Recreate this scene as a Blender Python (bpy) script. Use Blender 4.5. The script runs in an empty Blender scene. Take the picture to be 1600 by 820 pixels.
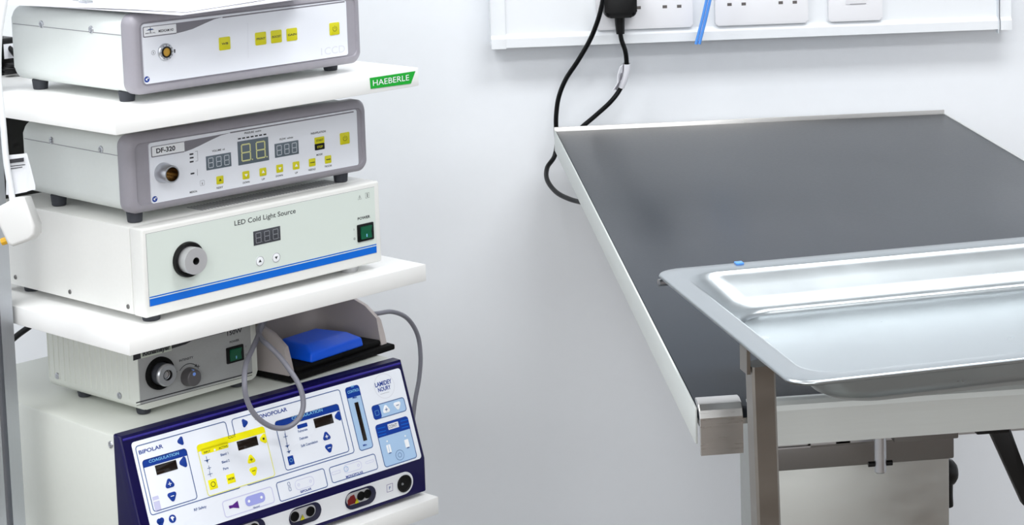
import bpy, bmesh, math, random
import numpy as np
from mathutils import Vector, Matrix
random.seed(4)
R = math.radians
S = bpy.context.scene
COL = S.collection

# ------------------------------------------------------------------ camera
F, CX, CY, HC = 3286.0, 1187.0, 65.0, 1.43          # focal length / principal point in px of the 1600x820 frame, lens height
PIT, ROL, YAW = R(7.183), R(-0.92), R(10.1)
cp, sp, cr, sr = math.cos(PIT), math.sin(PIT), math.cos(ROL), math.sin(ROL)
R0 = np.array([[1, 0, 0], [0, -sp, -cp], [0, cp, -sp]], float)
R0 = np.array([[cr, -sr, 0], [sr, cr, 0], [0, 0, 1]], float) @ R0
ZR = np.array([[math.cos(YAW), -math.sin(YAW), 0], [math.sin(YAW), math.cos(YAW), 0], [0, 0, 1]], float)
RC = R0 @ ZR                                          # world -> (right, down, forward)
CAMP = np.array([0, 0, HC], float)
cam = bpy.data.cameras.new('camera'); co = bpy.data.objects.new('camera', cam); COL.objects.link(co)
m = Matrix(((RC[0][0], -RC[1][0], -RC[2][0]), (RC[0][1], -RC[1][1], -RC[2][1]), (RC[0][2], -RC[1][2], -RC[2][2])))
co.matrix_world = Matrix.Translation((0, 0, HC)) @ m.to_4x4()
cam.sensor_width = 36.0; cam.lens = F / 1600 * 36.0
cam.shift_x = (800 - CX) / 1600; cam.shift_y = (CY - 410) / 1600
cam.clip_start = 0.05
S.camera = co
S.view_settings.view_transform = 'Standard'; S.view_settings.look = 'None'
S.view_settings.gamma = 1.0; S.view_settings.use_curve_mapping = False
S.view_settings.exposure = 0.22

def ray(x, y): return RC.T @ np.array([(x - CX) / F, (y - CY) / F, 1.0])
def onz(x, y, z): d = ray(x, y); return Vector(CAMP + d * ((z - HC) / d[2]))
def ony(x, y, v): d = ray(x, y); return Vector(CAMP + d * (v / d[1]))

# ------------------------------------------------------------------ light
w = bpy.data.worlds.new('world'); S.world = w; w.use_nodes = True
w.node_tree.nodes['Background'].inputs[0].default_value = (0.93, 0.97, 1, 1)
w.node_tree.nodes['Background'].inputs[1].default_value = 1.0
def area(name, loc, rot, sx, sy, e, col=(1, 1, 1)):
    l = bpy.data.lights.new(name, 'AREA'); l.shape = 'RECTANGLE'; l.size = sx; l.size_y = sy; l.energy = e; l.color = col
    o = bpy.data.objects.new(name, l); COL.objects.link(o); o.location = loc; o.rotation_euler = rot; return o
CEIL = [(-0.9, 1.9), (0.9, 1.9), (-0.9, 0.1), (0.9, 0.1)]
for x, y in CEIL: area('ceiling_light', (x, y, 2.655), (0, 0, 0), 1.15, 0.55, 20, (0.975, 0.99, 1))
area('front_fill', (-0.3, -2.1, 1.75), (R(90), 0, 0), 2.6, 1.3, 32, (0.96, 0.98, 1))  # added frontal fill lamp behind the camera

# ------------------------------------------------------------------ materials
def lin(c):
    c = c / 255.0
    return c / 12.92 if c <= 0.04045 else ((c + 0.055) / 1.055) ** 2.4
MATS = {}
def mat(name, rgb, rough=0.45, metal=0.0, noise=0.0, nscale=40, brushed=None, bump=0.0, spec=0.5, coat=0.0, trans=0.0, var=0.04):
    if name in MATS: return MATS[name]
    m = bpy.data.materials.new(name); m.use_nodes = True; nt = m.node_tree; b = nt.nodes['Principled BSDF']
    c = (lin(rgb[0]), lin(rgb[1]), lin(rgb[2]), 1)
    b.inputs['Base Color'].default_value = c; b.inputs['Roughness'].default_value = rough; b.inputs['Metallic'].default_value = metal
    b.inputs['Specular IOR Level'].default_value = spec; b.inputs['Coat Weight'].default_value = coat
    b.inputs['Transmission Weight'].default_value = trans
    if noise or brushed or bump:
        tc = nt.nodes.new('ShaderNodeTexCoord'); mp = nt.nodes.new('ShaderNodeMapping'); nz = nt.nodes.new('ShaderNodeTexNoise')
        nt.links.new(tc.outputs['Object'], mp.inputs[0]); nt.links.new(mp.outputs[0], nz.inputs['Vector'])
        nz.inputs['Scale'].default_value = nscale; nz.inputs['Detail'].default_value = 4
        if brushed: mp.inputs['Scale'].default_value = brushed
        rg = nt.nodes.new('ShaderNodeMapRange'); nt.links.new(nz.outputs[0], rg.inputs[0])
        rg.inputs[3].default_value = rough * (1 - noise); rg.inputs[4].default_value = min(1, rough * (1 + noise))
        nt.links.new(rg.outputs[0], b.inputs['Roughness'])
        mx = nt.nodes.new('ShaderNodeMix'); mx.data_type = 'RGBA'
        mx.inputs[6].default_value = tuple(v * (1 - var) for v in c[:3]) + (1,); mx.inputs[7].default_value = tuple(min(1, v * (1 + var)) for v in c[:3]) + (1,)
        nt.links.new(nz.outputs[0], mx.inputs[0]); nt.links.new(mx.outputs[2], b.inputs['Base Color'])
        if bump:
            bp = nt.nodes.new('ShaderNodeBump'); bp.inputs['Strength'].default_value = bump; bp.inputs['Distance'].default_value = 0.001
            nt.links.new(nz.outputs[0], bp.inputs['Height']); nt.links.new(bp.outputs[0], b.inputs['Normal'])
    MATS[name] = m; return m
M_wall = mat('wall_paint', (239, 242, 246), 0.6, noise=0.1, nscale=60, bump=0.15, var=0.01)
M_ceil = mat('ceiling_paint', (240, 240, 240), 0.8)
M_floor = mat('vinyl_floor', (134, 128, 122), 0.4, noise=0.2, nscale=25)
M_pvc = mat('white_pvc', (238, 241, 244), 0.35)
M_socket = mat('socket_plastic', (240, 240, 243), 0.3)
M_lam = mat('white_laminate', (247, 247, 245), 0.4, noise=0.1, nscale=30, var=0.01)
M_alu = mat('anodised_aluminium', (190, 194, 200), 0.32, 1.0, noise=0.2, nscale=60, brushed=(20, 20, 0.6))
M_darkpanel = mat('dark_panel', (38, 38, 36), 0.6)
M_case = mat('powder_coated_case', (228, 233, 230), 0.45, noise=0.15, nscale=200, var=0.02)
M_case2 = mat('painted_steel_case', (234, 234, 230), 0.4, noise=0.15, nscale=200, var=0.02)
M_beige = mat('beige_case', (219, 222, 214), 0.4, noise=0.15, nscale=150, var=0.02)
M_bezel = mat('grey_bezel', (158, 155, 163), 0.4, noise=0.1, nscale=300, var=0.03)
M_bezel2 = mat('grey_bezel_side', (146, 143, 151), 0.4)
M_panelw = mat('white_fascia', (238, 241, 248), 0.3)
M_panelg = mat('pale_green_fascia', (220, 229, 222), 0.35)
M_panelgrey = mat('grey_fascia', (168, 170, 170), 0.4, noise=0.1, nscale=300, var=0.05)
M_panele = mat('printed_fascia', (238, 242, 250), 0.28)
M_rubber = mat('dark_rubber', (62, 64, 70), 0.6, spec=.3)
M_black = mat('black_plastic', (9, 9, 10), 0.4, spec=0.3)
M_blackm = mat('matt_black', (5, 5, 5), 0.75, spec=.2)
M_hole = mat('deep_black', (4, 4, 4), 0.8)
M_cable = mat('black_cable', (8, 9, 11), 0.4, spec=0.3)
M_gcable = mat('grey_cable', (128, 128, 138), 0.4)
M_wcable = mat('white_cable', (224, 226, 228), 0.35)
M_yel = mat('yellow_key', (214, 208, 8), 0.4)
M_yel2 = mat('yellow_ink', (250, 240, 0), 0.35)
M_yel3 = mat('pale_yellow_ink', (240, 238, 130), 0.35)
M_olive = mat('olive_ink', (88, 90, 10), 0.5)
M_ink = mat('black_ink', (40, 40, 46), 0.5)
M_inkg = mat('grey_ink', (128, 126, 134), 0.45)
M_inkl = mat('pale_grey_ink', (222, 224, 232), 0.45)
M_white = mat('white_ink', (245, 247, 250), 0.4)
M_blue = mat('blue_ink', (6, 56, 150), 0.35)
M_blueln = mat('blue_line_ink', (60, 90, 150), 0.4)
M_cyan = mat('pale_blue_ink', (170, 200, 232), 0.35)
M_skyt = mat('sky_lettering', (130, 195, 235), 0.4)
M_lav = mat('lavender_ink', (160, 165, 228), 0.4)
M_lavl = mat('pale_lavender_ink', (205, 205, 235), 0.4)
M_purp = mat('purple_ink', (84, 30, 130), 0.4)
M_stripe = mat('bright_blue_stripe', (0, 104, 210), 0.35)
M_navy = mat('navy_plastic', (10, 4, 64), 0.28, spec=0.25)
M_navy2 = mat('navy_recess', (8, 8, 48), 0.4)
M_disp = mat('unlit_display', (96, 108, 118), 0.3)
M_dispd = mat('dark_display', (64, 66, 72), 0.3)
M_disps = mat('smoked_display_window', (30, 22, 18), 0.12)
M_segy = mat('segment_yellow', (214, 214, 150), 0.4)
M_segg = mat('segment_grey', (190, 196, 204), 0.4)
M_segd = mat('segment_dim', (140, 142, 148), 0.4)
M_silver = mat('satin_metal', (196, 198, 202), 0.3, 1.0)
M_silverm = mat('matt_metal', (206, 206, 208), 0.5, 0.6)
M_gold = mat('brass_contact', (128, 108, 74), 0.28, 1.0)
M_red = mat('dark_red_plastic', (105, 8, 6), 0.4)
M_green = mat('green_rocker', (8, 92, 62), 0.3)
M_greens = mat('green_sign', (0, 168, 40), 0.4)
M_pedal = mat('blue_pedal', (0, 98, 250), 0.45, noise=0.1, nscale=150, bump=0.3)
M_pedh = mat('warm_grey_housing', (186, 178, 176), 0.45, noise=0.1, nscale=200, var=0.02)
M_steel = mat('brushed_steel', (200, 198, 195), 0.3, 1.0, noise=0.25, nscale=30, brushed=(1, 30, 30), bump=0.03)
M_steel2 = mat('column_steel', (186, 188, 184), 0.42, 1.0, noise=0.25, nscale=18, brushed=(1, 1, 3), var=0.05)
M_tray = mat('polished_tray_steel', (174, 180, 183), 0.3, 1.0, noise=0.2, nscale=25)
M_capst = mat('shaded_cap_steel', (130, 128, 126), 0.45, 1.0, noise=0.2, nscale=30)  # darker steel: shade under the table top is put into the colour
M_mat = mat('rubber_mat', (24, 32, 42), 0.3, noise=0.12, nscale=260, brushed=(1, 4, 1), bump=0.03, spec=0.25, var=0.05)
M_paper = mat('paper', (246, 246, 252), 0.6)
M_bluec = mat('light_blue_plastic', (84, 150, 232), 0.4)
M_pin = mat('brass_pin_sleeve', (228, 176, 40), 0.4)

# ------------------------------------------------------------------ mesh helpers
class MB:
    def __init__(self, T=None):
        self.bm = bmesh.new(); self.mats = []; self.T = T
    def mi(self, m):
        if m not in self.mats: self.mats.append(m)
        return self.mats.index(m)
    def _merge(self, b, m):
        i = self.mi(m)
        for f in b.faces: f.material_index = i
        me = bpy.data.meshes.new('t'); b.to_mesh(me); b.free(); self.bm.from_mesh(me); bpy.data.meshes.remove(me)
    def box(self, x0, x1, y0, y1, z0, z1, m, bev=0.0, seg=2, mtx=None):
        b = bmesh.new(); bmesh.ops.create_cube(b, size=1)
        for v in b.verts: v.co = Vector((x0 + (v.co.x + .5) * (x1 - x0), y0 + (v.co.y + .5) * (y1 - y0), z0 + (v.co.z + .5) * (z1 - z0)))
        if bev: bmesh.ops.bevel(b, geom=b.edges[:], offset=bev, segments=seg, profile=.5, affect='EDGES')
        if mtx: b.transform(mtx)
        self._merge(b, m)
    def prism(self, pts, fr, d0, d1, m, bev=0.0, seg=2):
        """pts: 2-D outline; fr(u,v,d) -> 3-D; extruded from d0 to d1"""
        b = bmesh.new(); n = len(pts)
        A = [b.verts.new(fr(u, v, d0)) for u, v in pts]; B = [b.verts.new(fr(u, v, d1)) for u, v in pts]
        b.faces.new(A[::-1]); b.faces.new(B)
        for i in range(n): b.faces.new((A[i], A[(i + 1) % n], B[(i + 1) % n], B[i]))
        if bev:
            es = [e for f in b.faces if len(f.verts) == n for e in f.edges] if n != 4 else b.edges[:]
            bmesh.ops.bevel(b, geom=list(set(es)), offset=bev, segments=seg, profile=.5, affect='EDGES')
        bmesh.ops.recalc_face_normals(b, faces=b.faces[:])
        self._merge(b, m)
    def lathe(self, prof, p, ax, m, seg=40):
        """prof: (radius, distance along axis) list"""
        ax = Vector(ax).normalized(); t = Vector((0, 0, 1)) if abs(ax.z) < .9 else Vector((1, 0, 0))
        u = ax.cross(t).normalized(); v = ax.cross(u); b = bmesh.new(); rings = []
        for r, h in prof:
            if r <= 1e-7: rings.append([b.verts.new(Vector(p) + ax * h)])
            else: rings.append([b.verts.new(Vector(p) + ax * h + u * r * math.cos(2 * math.pi * k / seg) + v * r * math.sin(2 * math.pi * k / seg)) for k in range(seg)])
        for a, c in zip(rings, rings[1:]):
            for k in range(seg):
                q = (k + 1) % seg
                if len(a) == 1 and len(c) > 1: b.faces.new((a[0], c[k], c[q]))
                elif len(c) == 1 and len(a) > 1: b.faces.new((a[k], a[q], c[0]))
                elif len(a) > 1: b.faces.new((a[k], a[q], c[q], c[k]))
        bmesh.ops.recalc_face_normals(b, faces=b.faces[:])
        self._merge(b, m)
    def cyl(self, p0, p1, r, m, r2=None, seg=28, bev=0.0):
        p0, p1 = Vector(p0), Vector(p1); L = (p1 - p0).length; r2 = r if r2 is None else r2
        if bev: self.lathe([(0, 0), (r - bev, 0), (r, bev), (r2, L - bev), (r2 - bev, L), (0, L)], p0, p1 - p0, m, seg)
        else: self.lathe([(0, 0), (r, 0), (r2, L), (0, L)], p0, p1 - p0, m, seg)
    def tube(self, pts, r, m, seg=12, sub=8, close=True):
        P = [Vector(p) for p in pts]; Q = []
        for i in range(len(P) - 1):
            a, b_, c, d = P[max(i - 1, 0)], P[i], P[i + 1], P[min(i + 2, len(P) - 1)]
            for k in range(sub):
                t = k / sub
                Q.append(0.5 * ((2 * b_) + (c - a) * t + (2 * a - 5 * b_ + 4 * c - d) * t * t + (3 * b_ - a - 3 * c + d) * t ** 3))
        Q.append(P[-1]); b = bmesh.new(); rings = []; up = None
        for i, q in enumerate(Q):
            tg = (Q[min(i + 1, len(Q) - 1)] - Q[max(i - 1, 0)]).normalized()
            if up is None: up = tg.orthogonal().normalized()
            up = (up - tg * up.dot(tg)).normalized(); s = tg.cross(up)
            rr = r(i / (len(Q) - 1)) if callable(r) else r
            rings.append([b.verts.new(q + (up * math.cos(2 * math.pi * k / seg) + s * math.sin(2 * math.pi * k / seg)) * rr) for k in range(seg)])
        for a, c in zip(rings, rings[1:]):
            for k in range(seg): b.faces.new((a[k], a[(k + 1) % seg], c[(k + 1) % seg], c[k]))
        if close: b.faces.new(rings[0][::-1]); b.faces.new(rings[-1])
        bmesh.ops.recalc_face_normals(b, faces=b.faces[:])
        self._merge(b, m)
    def sweep(self, rings, m, closed=True, cap=False):
        """rings of equal length joined in order"""
        b = bmesh.new(); V = [[b.verts.new(p) for p in r] for r in rings]; n = len(V[0])
        for a, c in zip(V, V[1:]):
            for k in range(n if closed else n - 1): b.faces.new((a[k], a[(k + 1) % n], c[(k + 1) % n], c[k]))
        if cap: b.faces.new(V[-1]); 
        if cap == 2: b.faces.new(V[0][::-1])
        self._merge(b, m)
    def build(self, name, parent=None, smooth=35, recalc=False):
        if recalc: bmesh.ops.recalc_face_normals(self.bm, faces=self.bm.faces[:])
        me = bpy.data.meshes.new(name); self.bm.to_mesh(me); self.bm.free()
        for m in self.mats: me.materials.append(m)
        for p in me.polygons: p.use_smooth = True
        me.set_sharp_from_angle(angle=R(smooth))
        o = bpy.data.objects.new(name, me); COL.objects.link(o)
        if parent: o.parent = parent
        return o
def tag(o, label=None, cat=None, group=None, kind=None):
    if label: o['label'] = label
    if cat: o['category'] = cat
    if group: o['group'] = group
    if kind: o['kind'] = kind
    return o
def empty(name, loc, rz=0):
    o = bpy.data.objects.new(name, None); COL.objects.link(o); o.location = loc; o.rotation_euler = (0, 0, rz); o.empty_display_size = .02; return o

def rrect(u0, v0, u1, v1, r=0.0, n=6):
    if r <= 0: return [(u0, v0), (u1, v0), (u1, v1), (u0, v1)]
    r = min(r, (u1 - u0) / 2 - 1e-6, (v1 - v0) / 2 - 1e-6); out = []
    for cx, cy, a0 in ((u1 - r, v0 + r, -90), (u1 - r, v1 - r, 0), (u0 + r, v1 - r, 90), (u0 + r, v0 + r, 180)):
        for k in range(n + 1): a = R(a0 + 90 * k / n); out.append((cx + r * math.cos(a), cy + r * math.sin(a)))
    return out
def circ(u, v, r, n=28): return [(u + r * math.cos(2 * math.pi * k / n), v + r * math.sin(2 * math.pi * k / n)) for k in range(n)]
def tri(u, v, s, d=1, n=4):
    """rounded triangle key; d=1 up, -1 down, 'l','r'"""
    pts = []
    for k in range(3):
        a = R(90 + 120 * k); cx, cy = 0.55 * s * math.cos(a), 0.55 * s * math.sin(a)
        for j in range(n + 1):
            b = a + R(-60 + 120 * j / n); pts.append((cx + .38 * s * math.cos(b), cy + .38 * s * math.sin(b)))
    if d == -1: pts = [(x, -y) for x, y in pts][::-1]
    if d == 'l': pts = [(-y * .8, x) for x, y in pts]
    if d == 'r': pts = [(y * .8, x) for x, y in pts][::-1]
    return [(u + x, v + y) for x, y in pts]

class Panel:
    """a flat face of a thing: local point p0, in-plane axes U, V, outward normal N"""
    def __init__(self, loc, rz, p0, U, V):
        self.M = Matrix.Translation(Vector(loc)) @ Matrix.Rotation(rz, 4, 'Z')
        self.p0, self.U, self.V = Vector(p0), Vector(U).normalized(), Vector(V).normalized()
        self.N = self.U.cross(self.V)
        self.mb = MB()
    def fr(self, u, v, d=0.0): return self.p0 + self.U * u + self.V * v + self.N * d
    def px(self, x, y):
        Rm = self.M.to_3x3(); n = np.array(Rm @ self.N); p = np.array(self.M @ self.p0); d = ray(x, y)
        q = Vector(CAMP + d * (n @ (p - CAMP)) / (n @ d)); q = self.M.inverted() @ q - self.p0
        return (q.dot(self.U), q.dot(self.V))
    def fill(self, pts, m, L=1, mb=None):
        mb = mb or self.mb; b = bmesh.new(); b.faces.new([b.verts.new(self.fr(u, v, L * 0.00012)) for u, v in pts]); mb._merge(b, m)
    def ring(self, pts, w, m, L=1, mb=None):
        mb = mb or self.mb; n = len(pts); b = bmesh.new(); I = []; O = []
        for k in range(n):
            a, c, e = Vector(pts[k - 1]), Vector(pts[k]), Vector(pts[(k + 1) % n])
            t = ((c - a).normalized() + (e - c).normalized()); t = t.normalized() if t.length > 1e-9 else Vector((1, 0)); nn = Vector((-t.y, t.x))
            O.append(b.verts.new(self.fr(c.x, c.y, L * 0.00012))); q = c + nn * w; I.append(b.verts.new(self.fr(q.x, q.y, L * 0.00012)))
        for k in range(n): b.faces.new((O[k], O[(k + 1) % n], I[(k + 1) % n], I[k]))
        mb._merge(b, m)
    def line(self, pts, w, m, L=1, mb=None):
        for a, c in zip(pts, pts[1:]):
            a, c = Vector(a), Vector(c); t = (c - a).normalized(); nn = Vector((-t.y, t.x)) * w / 2; a = a - t * w * .3; c = c + t * w * .3
            self.fill([a - nn, c - nn, c + nn, a + nn], m, L, mb)
    def rect(self, tl, br, m, r=0, L=1):
        (a, b_), (c, d) = self.px(*tl), self.px(*br); self.fill(rrect(a, d, c, b_, r), m, L)
    def box_uv(self, tl, br): (a, b_), (c, d) = self.px(*tl), self.px(*br); return a, d, c, b_
    def text(self, s, p0, p1, hpx, m, L=2, mb=None):
        a = Vector(self.px(*p0)); b_ = Vector(self.px(*p1)); t = Vector(self.px(p0[0], p0[1] - hpx)); self.text_uv(s, a.x, a.y, b_.x, (t - a).length, m, L, mb)
    def text_uv(self, s, u0, v0, u1, h, m, L=2, mb=None):
        me = text_mesh(s)
        xs = [v.co.x for v in me.vertices]; ys = [v.co.y for v in me.vertices]
        x0, x1 = min(xs), max(xs); y1 = 0.73
        kx = (u1 - u0) / (x1 - x0); ky = h / y1; mb = mb or self.mb; b = bmesh.new()
        V = [b.verts.new(self.fr(u0 + (v.co.x - x0) * kx, v0 + v.co.y * ky, L * 0.00012)) for v in me.vertices]
        for p in me.polygons:
            try: b.faces.new([V[i] for i in p.vertices])
            except ValueError: pass
        mb._merge(b, m)
TXT = {}
def text_mesh(s):
    if s in TXT: return TXT[s]
    c = bpy.data.curves.new('t', 'FONT'); c.body = s; c.size = 1.0; c.resolution_u = 3; c.offset = {'LAMIDEY': .028, 'NOURY': .028, 'Richameyer': .04, 'DF-320': .03, 'POWER': .03, '1CCD': .0, 'HAEBERLE': .0, 'LED Cold Light Source': .008}.get(s, .02)
    o = bpy.data.objects.new('t', c); COL.objects.link(o); dg = bpy.context.evaluated_depsgraph_get(); dg.update()
    me = bpy.data.meshes.new_from_object(o.evaluated_get(dg)); bpy.data.objects.remove(o); bpy.data.curves.remove(c); TXT[s] = me; return me
def seg8(P, u0, v0, u1, v1, w, m, L=3, n=3, dot=True):
    cw = (u1 - u0) / n
    for i in range(n):
        a, c = u0 + cw * (i + .2), u0 + cw * (i + .78); mid = (v0 + v1) / 2; g = w * .25
        for q in ([(a, v0), (c, v0)], [(a, v1), (c, v1)], [(a, mid), (c, mid)], [(a, v0), (a, mid)], [(a, mid), (a, v1)], [(c, v0), (c, mid)], [(c, mid), (c, v1)]):
            t = (Vector(q[1]) - Vector(q[0])).normalized() * (w * .5); P.line([Vector(q[0]) + t, Vector(q[1]) - t], w, m, L)
        if dot: P.fill(circ(c + cw * .12, v0, w * .6, 8), m, L)

# ================================================================== THE ROOM
def struct(name, x0, x1, y0, y1, z0, z1, m, **k):
    mb = MB(); mb.box(x0, x1, y0, y1, z0, z1, m, **k); return tag(mb.build(name), kind='structure')
YW = 3.2
struct('floor', -2.1, 2.7, -2.3, 3.3, -0.1, 0.0, M_floor)
struct('ceiling', -2.1, 2.7, -2.3, 3.3, 2.7, 2.8, M_ceil)
struct('wall_back', -2.0, 2.6, YW, YW + .1, 0, 2.7, M_wall)
struct('wall_left', -2.1, -2.0, -2.3, YW + .1, 0, 2.7, M_wall)
struct('wall_right', 2.6, 2.7, -2.3, YW + .1, 0, 2.7, M_wall)
mb = MB()
for a in ((-2, -1.65, 0, 2.7), (1.05, 2.6, 0, 2.7), (-1.65, 1.05, 0, 1.08), (-1.65, 1.05, 2.44, 2.7)): mb.box(a[0], a[1], -2.3, -2.2, a[2], a[3], M_wall)
tag(mb.build('wall_front'), kind='structure')
mb = MB()
for a in ((-1.65, -1.59, 1.08, 2.44), (.99, 1.05, 1.08, 2.44), (-.33, -.27, 1.08, 2.44), (-1.65, 1.05, 1.08, 1.14), (-1.65, 1.05, 2.38, 2.44)): mb.box(a[0], a[1], -2.27, -2.21, a[2], a[3], M_pvc, bev=.004)
tag(mb.build('added_window_1'), kind='structure')  # unseen window frame, added to house the fill lamp
struct('added_trim_1', -2.0, 2.6, -2.2, -2.16, 0, 1.05, mat('added_wood_dado', (120, 88, 66), 0.5, noise=.2, nscale=6, brushed=(8, 8, .5)), bev=.004)  # unseen panelling, added for brown reflections in the steel
struct('added_trim_2', 2.56, 2.6, -2.16, 1.0, 0, 1.05, mat('added_wood_dado', (120, 88, 66), 0.5), bev=.004)  # unseen too, added to darken what the steel reflects
struct('baseboard_back', -2.0, 2.6, YW - .015, YW, 0, .1, M_pvc, bev=.003)
for x, y in CEIL:
    e = tag(empty('ceiling_light_panel', (x, y, 2.7)), 'white framed ceiling light panel above the room', 'ceiling light', 'ceiling light panels')
    mb = MB()
    for a in ((-.62, -.58, -.31, .31), (.58, .62, -.31, .31), (-.58, .58, -.31, -.28), (-.58, .58, .28, .31)): mb.box(a[0], a[1], a[2], a[3], -.04, 0, M_pvc)
    mb.build('frame', e)

# ------------------------------------------------------------------ dado trunking
YF = 3.15
zl = ony(768, 77, YF).z; xl = ony(768, 77, YF).x; xr = ony(1581, 48, YF).x; zt0 = zl + .001
tr = tag(empty('trunking', (xl, YW, zt0)), 'long white plastic wall trunking carrying sockets above the table', 'trunking')
W = xr - xl; HT = .165
def prof_trunk(mb, x0, x1, grow=0.0, m=M_pvc):
    g = grow; D = -(YW - YF)
    pr = [(0, -g), (D - g, -g), (D - g, .0135), (D + .004, .0185), (D + .007, .020), (D + .007, HT - .020), (D + .004, HT - .0185), (D - g, HT - .0135), (D - g, HT + g), (0, HT + g)]
    mb.prism(pr, lambda u, v, d: Vector((d, u, v)), x0, x1, m)
mb = MB(); prof_trunk(mb, .02, W - .02); mb.build('cover', tr)
for a, b_ in ((0, .022), (W - .018, W)):
    mb = MB(); mb.prism([(0, -.0012), (-.0512, -.0012), (-.0512, .0135), (-.046, .0185), (-.046, HT - .0185), (-.0512, HT - .0135), (-.0512, HT + .001), (0, HT + .001)], lambda u, v, d: Vector((d, u, v)), a, b_, M_pvc, bev=.0006)
    mb.build('end_cap', tr)
mb = MB(); mb.box(W - .0225, W - .021, -.0505, -.04, -.006, HT, mat('joint_grey', (220, 226, 232), .5)); mb.build('joint_strip', tr)

def plate(xa, xb, zb, label, gangs, name='double_socket', cat='socket', group=None):
    yb = YF + .007
    e = tag(empty(name, ((xa + xb) / 2, yb, zb)), label, cat, group); h = .086; ww = (xb - xa) / 2
    mb = MB(); mb.prism(rrect(-ww, 0, ww, h, .004), lambda u, v, d: Vector((u, -d, v)), 0.0002, .0085, M_socket, bev=.0018); mb.build('face_plate', e)
    if gangs:
        for k, cx in enumerate(gangs):
            mb = MB()
            for sx in (-1, 1): mb.box(cx + sx * .011 - .0034, cx + sx * .011 + .0034, -.0088, -.0083, .030, .0345, mat('slot_grey', (98, 92, 90), .5))
            mb.box(cx - .002, cx + .002, -.0088, -.0083, .049, .057, mat('slot_grey', (98, 92, 90), .5)); mb.build('pin_slots', e)
            mb = MB(); mb.box(cx - .008 + .018, cx + .008 + .018, -.0115, -.0085, .060, .076, M_socket, bev=.001); mb.build('rocker_switch', e)
    else:
        mb = MB(); mb.prism(rrect(-.0155, .026, .0165, .062, .001), lambda u, v, d: Vector((u, -d, v)), .0085, .0095, M_socket, bev=.0004); mb.build('rocker_switch', e)
        mb = MB(); mb.box(-.009, .0165, -.0099, -.0095, .0262, .0268, M_inkg); mb.build('fuse_carrier_slot', e)
    return e
def xat(px_, py): return ony(px_, py, YF - .002).x
zs = ony(1083, 38, YF).z - .0
xr1 = xat(1083, 38); x2a, x2b = xat(1118, 36), xat(1263, 33); x3a, x3b = xat(1295, 32), xat(1379, 30)
def gc(px_, c): return xat(px_, 8) - c
c1 = xr1 - .0735; c2 = (x2a + x2b) / 2
zsock = ony(1190, 38, YF - .002).z
plate(xr1 - .147, xr1, zsock, 'white double wall socket with a black plug in its left outlet', (gc(1050, c1) - .062, gc(1050, c1)), group=None)
plate(x2a, x2b, zsock, 'white double wall socket right of the blue strap, both outlets empty', (gc(1151, c2), gc(1231, c2)))
plate(x3a, x3b, zsock, 'small white single plate with a square rocker, rightmost on the trunking', None, 'fused_spur', 'switch plate')

# black plug in the left socket
pc = ony(970, 0, 3.115); yp = YF - .0018
e = tag(empty('power_plug', (pc.x, yp, pc.z)), 'black three pin mains plug pushed into the wall socket', 'plug')
mb = MB(); zb = ony(970, 28, 3.12).z - pc.z; hw = .0245
mb.prism(rrect(-hw, zb, hw, zb + .05, .009), lambda u, v, d: Vector((u, -d, v)), 0, .030, M_black, bev=.006, seg=3); mb.build('body', e)
mb = MB(); mb.tube([(0, -.012, zb + .004), (0, -.012, zb - .010), (.0005, -.012, zb - .026)], lambda t: .0085 - .0022 * t, M_black); mb.build('strain_relief', e)
mb = MB(); 
for x, z in ((-.011, zb + .032), (.011, zb + .032), (0, zb + .042)): mb.box(x - .003, x + .003, .0, .0012, z - .002, z + .002, M_silver)
mb.build('pins', e)

def cable(name, pts, r, m, label, cat='cable', **k):
    mb = MB(); mb.tube(pts, r, m, **k); return tag(mb.build(name), label, cat)
yc = yp - .012
def wp(x, y, Y): return ony(x, y, Y)
P1 = [wp(969, 49, yc), wp(971, 62, yc + .002), wp(977, 80, yc + .004), wp(979, 98, yc + .008), wp(978, 114, yc + .012), wp(970, 137, yc + .018), wp(955, 158, yc + .02), wp(930, 181, 3.165), wp(908, 200, 3.17), wp(900, 214, 3.172), wp(905, 232, 3.172), wp(925, 250, 3.172)]
cable('power_cable', P1, .0036, M_cable, 'black cable hanging from the black plug with a white tag around it')
mb = MB(); tp = [wp(979, 99, yc + .008), wp(978.5, 110, yc + .0105), wp(975, 124, yc + .014), wp(970, 136, yc + .0175)]
mb.tube(tp, .0056, M_paper, close=False)
mb.sweep([[p + Vector((-.004, -.002, 0)), p + Vector((-.010 - .003 * (k % 2), -.008, -.004)), p + Vector((-.0115 - .003 * (k % 2), -.0075, -.004)), p + Vector((-.004, -.001, 0))] for k, p in enumerate(tp)], M_paper, closed=True, cap=2)
mb.tube([p + Vector((-.0052, -.0030, 0)) for p in tp[:3]], .0009, M_inkg); mb.tube([p + Vector((-.0078, -.006, -.003)) for p in tp[1:]], .0010, M_inkg)
tag(mb.build('cable_tag', recalc=True), 'white printed tag wrapped around the black cable below the plug', 'tag')
P2 = [wp(950, -70, 3.085), wp(944, -20, 3.09), wp(941, 5, 3.095), wp(934, 32, 3.105), wp(922, 62, 3.12), wp(903, 95, 3.135), wp(884, 124, 3.15), wp(873, 152, 3.16), wp(869, 180, 3.165), wp(869, 204, 3.17), wp(870, 225, 3.17), wp(866, 245, 3.165), wp(855, 262, 3.15), wp(855, 281, 3.12), wp(869, 300, 3.08), wp(890, 311, 3.04), wp(912, 317, 3.0), wp(960, 330, 2.9), wp(1010, 380, 2.8)]
cable('power_cable', P2, .0036, M_cable, 'long black cable running down the wall and looping under the left of the table')
mb = MB(); 
sp = [wp(1116, -40, 3.11), wp(1108, -5, 3.11), wp(1100, 30, 3.11), wp(1090, 69, 3.11)]
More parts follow.
